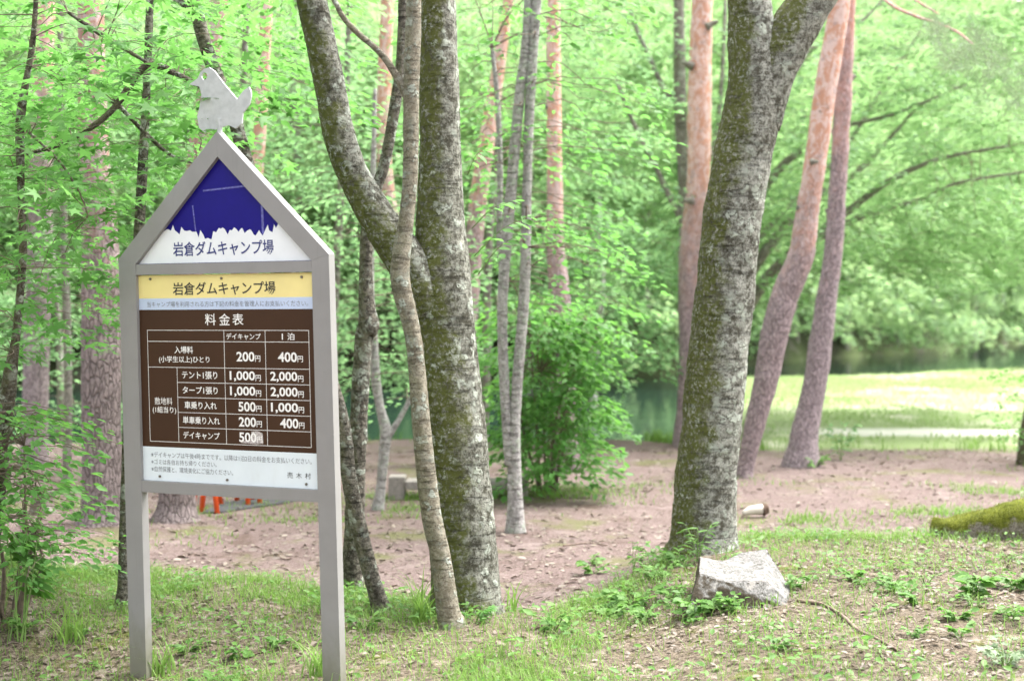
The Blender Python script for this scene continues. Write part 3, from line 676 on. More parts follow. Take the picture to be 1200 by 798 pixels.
p2, _ = tree('pine_tree', 'pale mauve pine trunk behind the left bush', [(40, 545, 36), (41, 500, 30), (43, 400, 30), (46, 300, 28), (48, 200, 27), (50, 100, 25), (52, -40, 23)], 'pine_pale', group=PG, seg=24, rough=.04, step=.06, seed=92)
p3, _ = tree('pine_tree', 'grey pine with its foot showing under the sign between the posts', [(206, 612, 62), (207, 595, 46), (209, 560, 42), (214, 450, 38), (222, 300, 32), (236, 160, 26), (250, 60, 22), (260, -40, 20)], 'pine_grey', group=PG, seg=30, rough=.045, step=.05, seed=93)
p4, _ = tree('pine_tree', 'narrow reddish pine trunk rising above the right slope of the sign gable', [(286, 545, 20), (292, 400, 18), (298, 250, 16), (306, 130, 15), (313, 0, 14), (317, -50, 13)], 'pine', D=13.2, group=PG, seg=16, rough=.04, step=.1, seed=94)
p5, _ = tree('pine_tree', 'narrow red pine trunk seen through the fork of the mossy trunk', [(524, 548, 24), (508, 450, 23), (474, 330, 20), (453, 220, 18), (450, 120, 17), (454, 0, 15), (456, -50, 14)], 'pine', D=15, group=PG, seg=16, rough=.04, step=.1, seed=95)
p6, _ = tree('pine_tree', 'leaning orange pine trunk between the mossy trunk and the twin stems', [(538, 520, 26), (546, 400, 24), (555, 290, 21), (563, 215, 20), (573, 150, 18), (584, 80, 15), (596, 0, 12)], 'pine', D=14.8, group=PG, seg=18, rough=.04, step=.1, seed=96)
p7, _ = tree('pine_tree', 'straight pinkish pine trunk behind the dense bush', [(662, 530, 32), (659, 420, 28), (655, 340, 25), (651, 290, 21), (650, 200, 18), (649, 100, 17), (648, 0, 16), (648, -50, 15)], 'pine', D=14.4, group=PG, seg=20, rough=.04, step=.08, seed=97)
p8, _ = tree('pine_tree', 'orange pine trunk rising from the waterside behind the lichen-crusted trunk', [(803, 505, 28), (804, 480, 22), (806, 420, 20), (807, 350, 25), (809, 300, 27), (816, 240, 27), (819, 200, 27), (820, 100, 28), (823, 0, 24), (825, -50, 22)], 'pine', D=16.8, group=PG, seg=24, rough=.055, step=.05, seed=98)
p9, _ = tree('pine_tree', 'orange pine leaning right, nearer of the crossing pair before the meadow', [(872, 560, 24), (874, 545, 20), (884, 500, 24), (897, 450, 28), (906, 400, 32), (919, 350, 32), (938, 300, 31), (946, 250, 27), (954, 200, 25), (968, 100, 26), (977, 50, 25), (985, 0, 23), (992, -50, 21)], 'pine', group=PG, seg=30, rough=.05, step=.04, seed=99)
p10, Dp10 = tree('pine_tree', 'mauve pine with mossy foot, farther of the crossing pair before the meadow', [(938, 548, 46), (941, 525, 36), (944, 500, 31), (955, 450, 28), (962, 400, 27), (970, 340, 24), (976, 300, 22), (983, 200, 20), (989, 100, 20), (992, 50, 18), (994, 0, 17), (996, -50, 16)], 'pine_pale', group=PG, seg=28, rough=.05, step=.04, seed=100,
    limbs=[([(995, -60, 6), (1020, -20, 4.5), (1045, 6, 4), (1075, 20, 3.6), (1100, 28, 3.2), (1122, 38, 3), (1140, 52, 2)], 14.9, 12.0, 'limb'), ([(1040, -30, 3), (1070, -2, 3), (1100, 17, 2)], 13.4, 12.6, 'limb')])
def stub(root, px, py, D, dx, dz, r_):
    a = P(px, py, D); b_ = a + np.array([dx, -.03, dz]); V, Fc = limb_geo(np.array([a, (a + b_) / 2, b_]), np.array([r_ * 1.5, r_, r_ * .6]), .02, 10, .2, int(px), 18)
    mesh_obj('branch_stub', V, Fc, M['bark_far'], root, True, off=root.location)
for a in ((p9, 944, 246, 13.8, -.09, .02, .035), (p9, 962, 132, 13.75, .06, .05, .03), (p9, 950, 190, 13.65, .07, .0, .025), (p8, 812, 78, 16.7, -.13, .05, .035), (p8, 828, 32, 16.7, .13, .06, .035), (p8, 812, 235, 16.65, -.12, .0, .035), (p10, 978, 250, 14.9, -.10, .03, .03), (p10, 992, 95, 14.9, .09, .05, .03), (p7, 645, 128, 14.4, -.09, .04, .025)): stub(*a)
# the spreading maple before the lake
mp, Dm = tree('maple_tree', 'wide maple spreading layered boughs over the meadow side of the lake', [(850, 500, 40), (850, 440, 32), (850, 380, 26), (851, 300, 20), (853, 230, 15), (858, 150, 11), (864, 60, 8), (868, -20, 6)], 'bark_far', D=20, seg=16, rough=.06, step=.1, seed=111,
    limbs=[([(850, 410, 17), (888, 341, 15), (926, 300, 13), (996, 246, 9), (1046, 210, 7), (1106, 185, 5), (1180, 172, 3)], 20, 18, 'limb'), ([(850, 370, 14), (896, 296, 12), (933, 251, 11), (960, 228, 9), (1000, 205, 7), (1031, 175, 5), (1080, 120, 3)], 20, 21, 'limb'),
           ([(851, 300, 12), (900, 215, 10), (940, 175, 8), (985, 150, 6), (1051, 133, 4), (1130, 100, 3)], 20, 20, 'limb'), ([(853, 250, 9), (885, 160, 8), (920, 100, 8), (960, 50, 6), (1010, 25, 4), (1050, -20, 3)], 20, 21.5, 'limb'),
           ([(926, 300, 8), (980, 268, 7), (1021, 250, 7), (1076, 235, 5), (1121, 215, 4), (1210, 200, 2.5)], 19.3, 17.5, 'limb'), ([(852, 330, 9), (905, 262, 7), (985, 180, 5), (1040, 95, 4), (1090, 20, 2.5)], 20, 22, 'limb')])
m2, _ = tree('maple_tree', 'dark upright maple trunk with forked boughs left of the orange waterside pine', [(806, 505, 24), (805, 400, 20), (804, 300, 17), (802, 220, 15), (797, 120, 15), (796, 40, 14), (795, -40, 12)], 'bark_far', D=19.2, seg=16, rough=.05, step=.1, seed=121,
    limbs=[([(801, 262, 8), (785, 232, 7), (768, 195, 6), (745, 150, 5), (722, 95, 4)], None, None, 'limb'), ([(797, 130, 8), (778, 105, 7), (760, 65, 5.5), (744, 30, 4.5), (732, -10, 4)], None, None, 'limb'), ([(805, 240, 8), (836, 175, 6), (846, 90, 5), (850, 0, 4)], None, 20.5, 'limb')])
# ------------------------------------------------------------------ crowns of those trees
R = np.random.default_rng
S1 = R(101)
leafy(sap, np.vstack([region_sprays(105, -40, 235, -40, 215, 6.55, 7.8, S1), region_sprays(34, -40, 100, 200, 420, 6.3, 7.2, S1)]), .10, 'leaf_near', MAPLE, .62, .5, 24, .25, .35, .003, rng=S1, maxtwig=.4)
leafy(tc, region_sprays(44, 70, 250, 120, 420, 7.2, 8.6, S1), .07, 'leaf_near', MAPLE, .5, .4, 26, .25, .4, .003, rng=S1, maxtwig=.4)
leafy(tb, region_sprays(46, 180, 370, -40, 130, 7.6, 9.2, S1), .065, 'leaf_near', OVAL, .6, .4, 30, .25, .4, .003, rng=S1, maxtwig=.4)
S2 = R(102)
leafy(tw, np.vstack([region_sprays(64, 535, 700, -30, 200, 10.0, 11.6, S2, lambda x, y: .12 if 632 < x < 668 else 1), region_sprays(40, 590, 690, 150, 360, 9.8, 11.5, S2, lambda x, y: .3 if y < 230 else 1)]), .07, 'leaf_near', OVAL, .6, .42, 22, .3, .45, .005, rng=S2, maxtwig=.8)
leafy(yo, region_sprays(60, 385, 520, 150, 470, 11.2, 12.6, S2), .065, 'leaf_mid', OVAL, .6, .4, 24, .3, .45, .005, rng=S2, maxtwig=1.0)
leafy(bi, region_sprays(80, 650, 772, 250, 430, 17.2, 18.8, S2), .085, 'leaf_mid', QUAD, 1.0, .7, 40, .35, .45, .007, rng=S2, maxtwig=1.2)
leafy(edge_t, region_sprays(34, 1180, 1250, 430, 545, 14.2, 15.6, S2), .06, 'leaf_bush', OVAL, .4, .35, 18, .3, .5, .004, rng=S2, maxtwig=1.0)
S3 = R(103)
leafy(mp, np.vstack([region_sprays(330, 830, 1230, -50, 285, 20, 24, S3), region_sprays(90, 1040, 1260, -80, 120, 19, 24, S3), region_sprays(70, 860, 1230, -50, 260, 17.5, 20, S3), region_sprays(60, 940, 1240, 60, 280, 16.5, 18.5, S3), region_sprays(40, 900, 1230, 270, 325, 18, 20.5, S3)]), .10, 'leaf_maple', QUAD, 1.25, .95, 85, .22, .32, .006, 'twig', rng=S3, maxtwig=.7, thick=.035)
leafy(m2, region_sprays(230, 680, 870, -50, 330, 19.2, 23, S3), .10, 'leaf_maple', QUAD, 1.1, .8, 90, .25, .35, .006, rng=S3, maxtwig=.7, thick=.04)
# pine needles at the end of the drooping pine bough
S4 = R(104); C = region_sprays(110, 1085, 1230, 15, 150, 11.2, 12.8, S4, lambda x, y: math.exp(-((y - 50 - .55 * (x - 1110)) / 38) ** 2))
n_ = 34; c_ = np.repeat(C, n_, 0) + S4.normal(0, .03, (len(C) * n_, 3)); dv = S4.normal(0, 1, (len(c_), 3)); dv[:, 2] += .2
V, Fc = leaves_geo((QUAD[0] * [1, .055, 1], QUAD[1]), c_, dv, S4.normal(0, 1, (len(c_), 3)), .12); mesh_obj('needles', V, Fc, M['needle'], p10, off=p10.location)
# understorey trees standing among the pines, each with its own trunk and crown
UG = 'leafy understorey trees behind the clearing'
def under(label, spec, D, box, n, size=.08, mat='leaf_mid', seed=1, L=1.0, W=.7, nleaf=50, bark='bark_far', droop=.28):
    t, d = tree('broadleaf_tree', label, spec, bark, D=D, group=UG, seg=12, rough=.05, step=.1, seed=seed, up=1.0)
    r = R(seed); leafy(t, region_sprays(n, *box, r), size, mat, QUAD, L, W, nleaf, droop, .42, .006, rng=r, maxtwig=.7); return t
under('slim understorey tree between the stout grey pine and the mauve pine', [(78, 560, 11), (80, 450, 10), (76, 300, 9), (72, 150, 8), (70, 0, 6)], 13.5, (-40, 200, -40, 400, 12.5, 15.5), 95, seed=201)
under('understorey tree hidden behind the sign board with leaves above its gable', [(262, 560, 12), (268, 420, 11), (275, 250, 9), (285, 100, 8), (290, -20, 6)], 13.5, (150, 420, -40, 330, 12.5, 16), 100, seed=202)
under('understorey tree filling the gap between the leaning thin trunk and the mossy trunk', [(392, 540, 12), (390, 400, 11), (398, 250, 9), (405, 120, 8), (410, 0, 6)], 15, (330, 500, -40, 420, 14, 18), 95, seed=203)
under('understorey tree filling the gap right of the mossy trunk', [(566, 530, 12), (570, 420, 11), (572, 300, 9), (580, 200, 8), (588, 60, 6)], 16.5, (520, 720, -40, 430, 15.5, 19), 105, .085, seed=204)
under('low dark-leaved tree at the water behind the mauve pine', [(70, 520, 12), (72, 470, 10), (70, 410, 8), (66, 350, 6)], 17.5, (-60, 170, 330, 500, 16.5, 19), 80, .085, 'leaf_mid', 205)
under('low leafy tree at the water behind the small forked trunk', [(425, 515, 12), (420, 460, 10), (425, 400, 8), (430, 340, 6)], 17.5, (340, 500, 330, 455, 17, 19), 50, .085, 'leaf_mid', 206)

# ------------------------------------------------------------------ far shore: single trees at the water, one wood on the hill
def far_tree(seed, h):
    """a tree with boughs down to the water: trunk mesh + crown mesh about the origin"""
    r = R(seed); k = 46; C = []
    for _ in range(k * 3):
        z = h * r.uniform(.04, 1) ** .9; rad = h * .42 * (1 - (z / h) ** 2.2) * r.uniform(.35, 1) ** .5; a = r.uniform(0, 2 * math.pi); C.append((math.cos(a) * rad, math.sin(a) * rad, z))
    C = np.array(C); az = np.arctan2(C[:, 1], C[:, 0]) + r.normal(0, .4, len(C))
    V, Fc = crown_geo(QUAD, C, az, 2.3 * r.uniform(.7, 1.3, len(C)), 2.0 * r.uniform(.7, 1.3, len(C)), 80, .24, .35, .4, r, .07)
    pts = np.array([(0, 0, -.6), (.1, 0, h * .3), (-.1, .1, h * .6), (0, 0, h * .93)]); tv, tf = limb_geo(pts, np.array([.22, .17, .1, .03]), .5, 8, .04, seed)
    return (V, Fc), (tv, tf)
protos = []
for k, h in enumerate((9, 11, 13, 8)):
    (V, Fc), (tv, tf) = far_tree(300 + k, h)
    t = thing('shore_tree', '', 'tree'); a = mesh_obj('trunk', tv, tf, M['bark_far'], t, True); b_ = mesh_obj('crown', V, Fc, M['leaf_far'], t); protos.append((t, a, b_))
used = [False] * 4; r = R(55)
for k in range(40):
    x = -26 + k * 1.9 + r.uniform(-.5, .5); row = k % 2
    y = float(shore_far(x)) + .9 + row * 4.5 + r.uniform(-.6, .8); q = k % 4
    t, a, b_ = protos[q]
    if used[q]:
        t2 = t.copy(); link(t2)
        for ch in (a, b_):
            c2 = ch.copy(); link(c2); c2.parent = t2
        t = t2
    used[q] = True
    t.location = (x, y, H(x, y)); t.rotation_euler = (0, 0, r.uniform(0, 6.28)); s_ = r.uniform(.85, 1.2); t.scale = (s_, s_, s_ * r.uniform(.9, 1.1))
    tag(t, ('pale green tree at the far waterline with boughs hanging to the lake', 'pale green tree standing behind the waterside row across the lake')[row], 'tree', ('trees along the far shore of the lake', 'second row of trees across the lake')[row])
r = R(77); C = []
while len(C) < 3600:
    x, d = r.uniform(-70, 95), r.uniform(4, 75)
    y = float(np.interp(x, [-60, 0, 5, 10, 35, 80], [44, 45, 48, 57, 95, 130])) + d
    if abs(x) > .45 * y + 4: continue
    C.append((x, y))
C = np.array(C); zg = height(C[:, 0], C[:, 1]); C = np.column_stack([C, zg + r.uniform(.5, 9, len(C))])
V, Fc = crown_geo(QUAD, C, r.uniform(0, 6.28, len(C)), 3.0 * r.uniform(.7, 1.4, len(C)), 2.6 * r.uniform(.7, 1.3, len(C)), 60, .36, .35, .45, r, .08)
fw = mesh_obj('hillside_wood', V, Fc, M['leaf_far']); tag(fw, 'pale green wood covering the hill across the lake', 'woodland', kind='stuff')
# ------------------------------------------------------------------ bushes
def bush(name, label, px, py, D, stems, C, size, mat, T, L, W, nleaf, droop, seed, height, spread, cat='bush', tilt=.4, smat='twig', rad=.012):
    r = R(seed); p = P(px, py, D); g = np.array([p[0], p[1], H(p[0], p[1])]); root = thing(name, label, cat, g)
    SKEL[root.name] = []
    for k in range(stems):
        a = r.uniform(0, 6.28); b_ = g + [math.cos(a) * spread * .25 * r.random(), math.sin(a) * spread * .25 * r.random(), -.08]
        e = b_ + [math.cos(a) * spread * r.uniform(.3, 1), math.sin(a) * spread * r.uniform(.3, 1), height * r.uniform(.6, 1)]
        m_ = (b_ + e) / 2 + [*r.normal(0, .07 * height, 2), .08 * height]
        V, Fc = limb_geo(np.array([b_, m_, e]), np.array([rad, rad * .75, rad * .3]), .06, 6, .06, seed + k, 15)
        SKEL[root.name].append(catmull(np.array([b_, m_, e]), 20)); mesh_obj('stem', V, Fc, M[smat], root, True, off=g)
    leafy(root, C, size, mat, T, L, W, nleaf, droop, tilt, .004, rng=r, name='foliage', maxtwig=.7)
    return root
S5 = R(301)
def bden(x, y): return 1.0 if abs(x - 644) < 46 - .08 * abs(y - 470) else .08
bC = np.vstack([region_sprays(210, 590, 706, 360, 575, 11.9, 13.0, S5, bden), region_sprays(22, 650, 730, 345, 405, 11.9, 13.2, S5), region_sprays(30, 575, 650, 340, 420, 11.9, 13, S5)])
bush('dense_bush', 'tall dense green bush with drooping leaves beside the pale twin stems', 642, 588, 12.6, 11, bC, .075, 'leaf_bush', OVAL, .40, .34, 26, .5, 302, 1.5, .4)
S6 = R(303)
lb = bush('shrub', 'feathery green shrub on the mossy mound at the left edge', 8, 668, 6.75, 9, region_sprays(110, -45, 66, 470, 655, 6.3, 7.1, S6, lambda x, y: 1 if x < 45 + .25 * (y - 430) * .4 else .35), .05, 'leaf_bush', OVAL, .34, .22, 15, .25, 304, .9, .3, 'shrub', .5)
def bamboo():
    g = P(20, 668, 6.55); g[2] = H(g[0], g[1]); root = thing('bamboo_grass', 'bamboo grass with long blade leaves sticking out of the left shrub', 'bamboo grass', g); r = R(310)
    pos, dv, nv = [], [], []
    for k in range(5):
        e = g + [r.uniform(-.12, .14), r.uniform(-.1, .1), r.uniform(.35, .75)]
        V, Fc = limb_geo(np.array([g + [r.uniform(-.05, .05), 0, -.05], (g + e) / 2 + [.02, 0, .03], e]), np.array([.004, .004, .002]), .05, 5, 0, k); mesh_obj('stem', V, Fc, M['stem'], root, True, off=g)
        for q in range(6):
            t = r.uniform(.45, 1); a = r.uniform(-.9, 1.6); pos.append(g + (e - g) * t); dv.append((math.cos(a), math.sin(a) * .6, r.uniform(-.9, .25))); nv.append((r.normal(0, .4), r.normal(-.4, .4), 1))
    V, Fc = leaves_geo(LANCE, np.array(pos), np.array(dv), np.array(nv), r.uniform(.11, .19, len(pos))); mesh_obj('leaves', V, Fc, M['leaf_dark'], root, off=g)
bamboo()
# shoots with a few broad leaves growing from the mossy trunk
r = R(320)
for a, b_ in (((553, 268), (600, 236)), ((556, 300), (618, 254)), ((560, 322), (606, 276)), ((548, 205), (566, 176))):
    p0, p1_ = P(*a, 7.15), P(*b_, 6.9); q = catmull(np.array([p0, (p0 + p1_) / 2 + [0, 0, .03], p1_]), 10); mb = MB(); mb.tube(q, np.linspace(.003, .0012, 10), 5); pos, dv, nv = [], [], []
    for t in (3, 5, 6, 7, 8, 9, 9):
        pos.append(q[t]); s_ = r.choice([-1, 1]); dv.append((r.uniform(.3, 1), s_ * r.uniform(.1, .9), r.uniform(-.4, .15))); nv.append((r.normal(0, .3), r.normal(-.35, .3), 1))
    sp_ = mb.build('sprout', M['stem'], cen, True, off=cen.location)
    V, Fc = leaves_geo(OVAL, np.array(pos), np.array(dv), np.array(nv), r.uniform(.05, .095, len(pos))); mesh_obj('foliage', V, Fc, M['leaf_near'], sp_, off=cen.location)

# ------------------------------------------------------------------ things on the clearing
def blades(name, pts, r, h, w_, mat, lean=.6):
    n = len(pts); a = r.uniform(0, 6.28, n); hh = h * r.uniform(.35, 1.2, n); ln = r.uniform(.1, 1, n) * lean; t = np.array([0, .4, .75, 1.0])
    cx_ = (np.cos(a) * ln * hh)[:, None] * t ** 2; cy_ = (np.sin(a) * ln * hh)[:, None] * t ** 2; cz = hh[:, None] * (t - .3 * ln[:, None] * t ** 2.5) - .01
    c = pts[:, None] + np.stack([cx_, cy_, cz], -1); s_ = np.stack([-np.sin(a), np.cos(a), np.zeros(n)], -1)[:, None] * (w_ * np.array([1, .85, .5, .06]))[None, :, None]
    V = np.stack([c - s_, c + s_], 2).reshape(-1, 3); f0 = np.array([[0, 1, 3, 2], [2, 3, 5, 4], [4, 5, 7, 6]])
    return mesh_obj(name, V, (f0[None] + 8 * np.arange(n)[:, None, None]).reshape(-1, 4), M[mat])
def rough_solid(name, V, Fc, mat, label, cat, cuts=5, amp=.01, sc=9, seed=0, parent=None, smooth_sub=0):
    bm = bmesh.new(); vs = [bm.verts.new(v) for v in V]
    for f in Fc: bm.faces.new([vs[k] for k in f])
    bmesh.ops.recalc_face_normals(bm, faces=bm.faces)
    bmesh.ops.bevel(bm, geom=bm.edges[:], offset=amp * .9, segments=2, affect='EDGES', profile=.6)
    for _ in range(cuts):
        bmesh.ops.triangulate(bm, faces=bm.faces[:]); bmesh.ops.subdivide_edges(bm, edges=[e for e in bm.edges if e.calc_length() > .012], cuts=1)
    bmesh.ops.triangulate(bm, faces=bm.faces[:])
    bm.normal_update(); co = np.array([v.co for v in bm.verts]); no = np.array([v.normal for v in bm.verts])
    d = amp * (fbm(co * sc, 3, seed) + .5 * fbm(co * sc * 4, 2, seed + 1))
    for v, c, n_, k in zip(bm.verts, co, no, d): v.co = c + n_ * k
    me = bpy.data.meshes.new(name); bm.to_mesh(me); bm.free(); me.materials.append(M[mat])
    me.polygons.foreach_set('use_smooth', np.ones(len(me.polygons), bool))
    o = link(bpy.data.objects.new(name, me)); c = Vector(np.array(V).mean(0)); me.transform(Matrix.Translation(-c)); o.location = c
    return tag(o, label, cat) if parent is None else o
gz = H(*P(868, 700, 7.1)[:2])
RV = [P(806, 712, 6.93), P(919, 712, 6.93), P(930, 704, 7.3), P(812, 694, 7.5), P(819, 670, 7.02), P(852, 680, 6.98), P(897, 680, 7.0), P(921, 702, 6.98), P(926, 688, 7.28), P(899, 643, 7.52), P(868, 648, 7.52), P(846, 658, 7.4), P(820, 652, 7.42)]
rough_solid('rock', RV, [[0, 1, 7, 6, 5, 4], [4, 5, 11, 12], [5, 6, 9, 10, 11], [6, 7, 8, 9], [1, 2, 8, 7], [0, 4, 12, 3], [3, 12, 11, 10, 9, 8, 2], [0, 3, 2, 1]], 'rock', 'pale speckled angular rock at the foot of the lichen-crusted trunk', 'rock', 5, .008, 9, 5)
def mossy_log():
    a, b_ = P(1096, 622, 9.0), P(1290, 588, 8.7); n = 40; V = []; seg = 22
    for k in range(n + 1):
        t = k / n; c = a * (1 - t) + b_ * t; c[2] = H(c[0], c[1]) + .03 + .05 * t; hh = .075 + .085 * sstep(0, .55, np.array(t)); wy = .17
        if k == 0: hh *= .55; wy *= .7
        for j in range(seg):
            th = 2 * math.pi * j / seg; cy_, sz_ = math.cos(th), math.sin(th); sq = lambda v: math.copysign(abs(v) ** .6, v)
            V.append(c + [0, sq(cy_) * wy, sq(sz_) * hh])
    V = np.array(V); V += (fbm(V * 5, 3, 4) * .022 + fbm(V * 22, 2, 6) * .008)[:, None] * np.array([.4, .6, 1])
    Fc = [[k * seg + j, k * seg + (j + 1) % seg, (k + 1) * seg + (j + 1) % seg, (k + 1) * seg + j] for k in range(n) for j in range(seg)] + [list(range(seg))[::-1], [n * seg + j for j in range(seg)]]
    o = mesh_obj('mossy_log', V, Fc, M['mosslog'], smooth=True); r = R(9); q = V[(V[:, 2] > np.median(V[:, 2]) - .01)]; q = q[r.integers(0, len(q), 6000)] + r.normal(0, .012, (6000, 3)) * [1, 1, .2]
    blades('moss', q, r, .022, .0016, 'mossfuzz', 1.0).parent = o
    tag(o, 'fallen log under thick yellow-green moss on the bank edge', 'log')
mossy_log()
# bench: square concrete leg and seat slab running behind the slender stem
g = G(466, 584); th_ = thing('concrete_bench', 'low grey bench slab on square blocks seen beside the slender winding stem', 'bench', g)
def boxmb(x0, x1, y0, y1, z0, z1):
    b = MB(); b.add([(x0, y0, z0), (x1, y0, z0), (x1, y1, z0), (x0, y1, z0), (x0, y0, z1), (x1, y0, z1), (x1, y1, z1), (x0, y1, z1)], [[0, 3, 2, 1], [4, 5, 6, 7], [0, 1, 5, 4], [1, 2, 6, 5], [2, 3, 7, 6], [3, 0, 4, 7]]); return b
boxmb(-.075, .07, -.10, .10, -.05, .20).build('leg', M['concrete'], th_, bevel=.012)
boxmb(.98, 1.12, -.10, .10, -.05, .20).build('leg', M['concrete'], th_, bevel=.012)
boxmb(.073, .977, -.13, .13, .09, .165).build('seat', M['concrete'], th_, bevel=.012)
# old stump
g = G(50, 602); st = thing('tree_stump', 'short old stump between the left shrub and the stout grey pine', 'stump', g)
V, Fc = limb_geo(np.array([g + [0, 0, -.1], g + [0, 0, 0], g + [.0, 0, .1], g + [.01, 0, .2]]), np.array([.12, .11, .09, .085]), .02, 24, .06, 9, 9); mesh_obj('trunk', V, Fc, M['stump'], st, True, off=g)
# wood piece with a pale peeled side
a, b_ = G(870, 607), G(893, 606); a[2] += .035; b_[2] += .06; wp = thing('broken_branch', 'short pale peeled piece of branch lying right of the lichen-crusted trunk', 'branch piece', a)
V, Fc = limb_geo(np.array([a, a + (b_ - a) * .5 + [0, 0, .012], b_]), np.array([.018, .036, .042]), .02, 12, .08, 3, 12); mesh_obj('pale_end', V, Fc, M['cutwood'], wp, True, off=a)
c_ = b_ + (b_ - a) * .30; V, Fc = limb_geo(np.array([b_ + (b_ - a) * .01, (b_ + c_) / 2, c_]), np.array([.042, .040, .034]), .01, 14, .30, 4, 22); mesh_obj('dark_end', V, Fc, M['brownwood'], wp, True, off=a)
# orange sawhorses behind the sign
def sawhorse(label, feet, top):
    T0 = np.array([G(*f) for f in feet]); c = T0.mean(0); root = thing('sawhorse', label, 'sawhorse', c)
    mid = (T0[0] + T0[1]) / 2, (T0[2] + T0[3]) / 2; hz = .62
    e0, e1 = mid[0] * .8 + mid[1] * .2 + [0, 0, hz], mid[0] * .2 + mid[1] * .8 + [0, 0, hz]
    mb = MB(); mb.tube(np.array([e0 + (e0 - e1) * .3, e1 + (e1 - e0) * .3]), .03, 10); mb.build('rail', M['orange'], root, True, off=c)
    for f, e in zip(T0, (e0, e0, e1, e1)):
        mb = MB(); mb.tube(np.array([f + [0, 0, -.02], e]), .021, 10); mb.build('leg', M['orange'], root, True, off=c)
sawhorse('orange sawhorse whose legs show under the sign beside the grey pine foot', [(226, 589), (260, 592), (255, 602), (236, 600)], 0)
sawhorse('orange sawhorse whose legs show under the middle of the sign board', [(277, 588), (291, 593), (305, 591), (296, 586)], 0)
q = [G(*p) for p in ((236, 602), (264, 589), (300, 584), (352, 581), (366, 584), (335, 590), (300, 595), (262, 601))]
mb = MB(); mb.add([p + [0, 0, .012] for p in q] + [p - [0, 0, .03] for p in q], [list(range(8))[::-1]] + [[k, (k + 1) % 8, (k + 1) % 8 + 8, k + 8] for k in range(8)])
tag(mb.build('ground_sheet', M['tarp']), 'flat dark grey sheet on the ground under the orange sawhorses', 'ground sheet')
# dead sticks
def stick(label, pix, w_, mat='stick'):
    pts = np.array([G(*p) for p in pix]); pts[:, 2] += w_ * .9; V, Fc = limb_geo(pts, np.linspace(w_, w_ * .5, len(pts)), .02, 8, .15, len(pix), 20)
    tag(mesh_obj('stick', V, Fc, M[mat], smooth=True), label, 'stick')
stick('curved dead stick on the litter right of the pale rock', [(935, 706), (962, 710), (985, 722), (1005, 740), (1030, 752), (1055, 766)], .011)
stick('thin pale stick on the grass between the sign posts', [(262, 772), (290, 768), (318, 763), (346, 757)], .005)
stick('short dark stick on the left mossy mound', [(40, 700), (62, 692), (82, 684)], .010)
stick('thin stick lying among weeds near the right edge of the litter slope', [(1120, 708), (1150, 704), (1180, 694)], .007)
stick('fine dark twig on the bare dirt right of the twin stems', [(660, 640), (690, 637), (712, 640)], .006)
# weeds one can point at
def weed(label, px, py, n, h, size, T=OVAL, mat='weed', seed=1, spread=.5, D=None, name='weed', cat='weed', upright=.6):
    g = G(px, py) if D is None else P(px, py, D)
    if D is not None: g[2] = H(g[0], g[1])
    root = thing(name, label, cat, g); r = R(seed); mb = MB(); pos, dv, nv = [], [], []
    for k in range(n):
        a = r.uniform(0, 6.28); hh = h * r.uniform(.5, 1); e = g + [math.cos(a) * spread * hh, math.sin(a) * spread * hh, hh * upright]
        q = catmull(np.array([g + [0, 0, -.02], (g + e) / 2 + [0, 0, hh * .18], e]), 7); mb.tube(q, np.linspace(.0028, .0012, 7), 4)
        for t in (2, 3, 4, 5, 6, 6):
            b_ = a + r.uniform(-1.3, 1.3); pos.append(q[t]); dv.append((math.cos(b_), math.sin(b_), r.uniform(-.3, .45))); nv.append((r.normal(0, .3), r.normal(-.2, .3), 1))
    mb.build('stem', M['stem'], root, True, off=g)
    V, Fc = leaves_geo(T, np.array(pos), np.array(dv), np.array(nv), size * r.uniform(.55, 1.15, len(pos))); mesh_obj('leaves', V, Fc, M[mat], root, off=g)
weed('leafy weed climbing the base of the lichen-crusted trunk', 818, 640, 7, .22, .075, LANCE, 'weed', 401, .4, 8.1, upright=1.0)
weed('second leafy weed with broader leaves left at the base of the lichen-crusted trunk', 798, 648, 4, .13, .06, OVAL, 'weed', 402, .6, 8.05)
weed('broad-leaved weed hanging over the left end of the pale rock', 820, 694, 9, .17, .065, ROUND, 'weed', 403, .8, 6.9)
weed('pale green weed in front of the middle of the pale rock', 858, 704, 10, .15, .042, ROUND, 'weed', 404, .5, 6.85)
weed('low bright weed patch left below the pale rock', 742, 712, 10, .16, .06, ROUND, 'weed', 405, .9)
weed('tall stalked weed on the bank edge left of the lichen-crusted trunk', 742, 672, 3, .2, .05, LANCE, 'weed', 406, .3, upright=1)
weed('rosette weed with upright paddle leaves on the litter slope', 1142, 700, 9, .16, .085, OVAL, 'weed', 407, .4, upright=.9)
weed('broad leafy weed near the right edge below the mossy log', 1188, 690, 9, .17, .08, OVAL, 'weed', 408, .7)
weed('dense leafy weed at the right end of the pale rock', 925, 690, 8, .13, .05, OVAL, 'weed', 420, .8)
weed('upright narrow-leaved weed between the pale rock and the lichen-crusted trunk', 846, 652, 7, .17, .06, LANCE, 'weed', 421, .5, 7.7, upright=1)
weed('grey-green cut-leaved mugwort plant in the bottom right corner', 1178, 782, 12, .16, .055, MAPLE, 'mugwort', 409, .7)
weed('small round-leaved weed alone on the litter slope left of the paddle-leaved rosette', 1048, 694, 6, .11, .045, ROUND, 'weed', 410, .8)
weed('low weed in the middle of the bottom edge of the litter slope', 905, 764, 5, .09, .04, ROUND, 'weed', 411, .9)
weed('three-leaved weed at the right foot of the mossy forked trunk', 648, 740, 8, .2, .065, OVAL, 'weed', 412, .7)
weed('star-leaved seedling at the foot of the slender winding stem', 556, 732, 4, .12, .075, MAPLE, 'leaf_bush', 413, .6, 6.85)
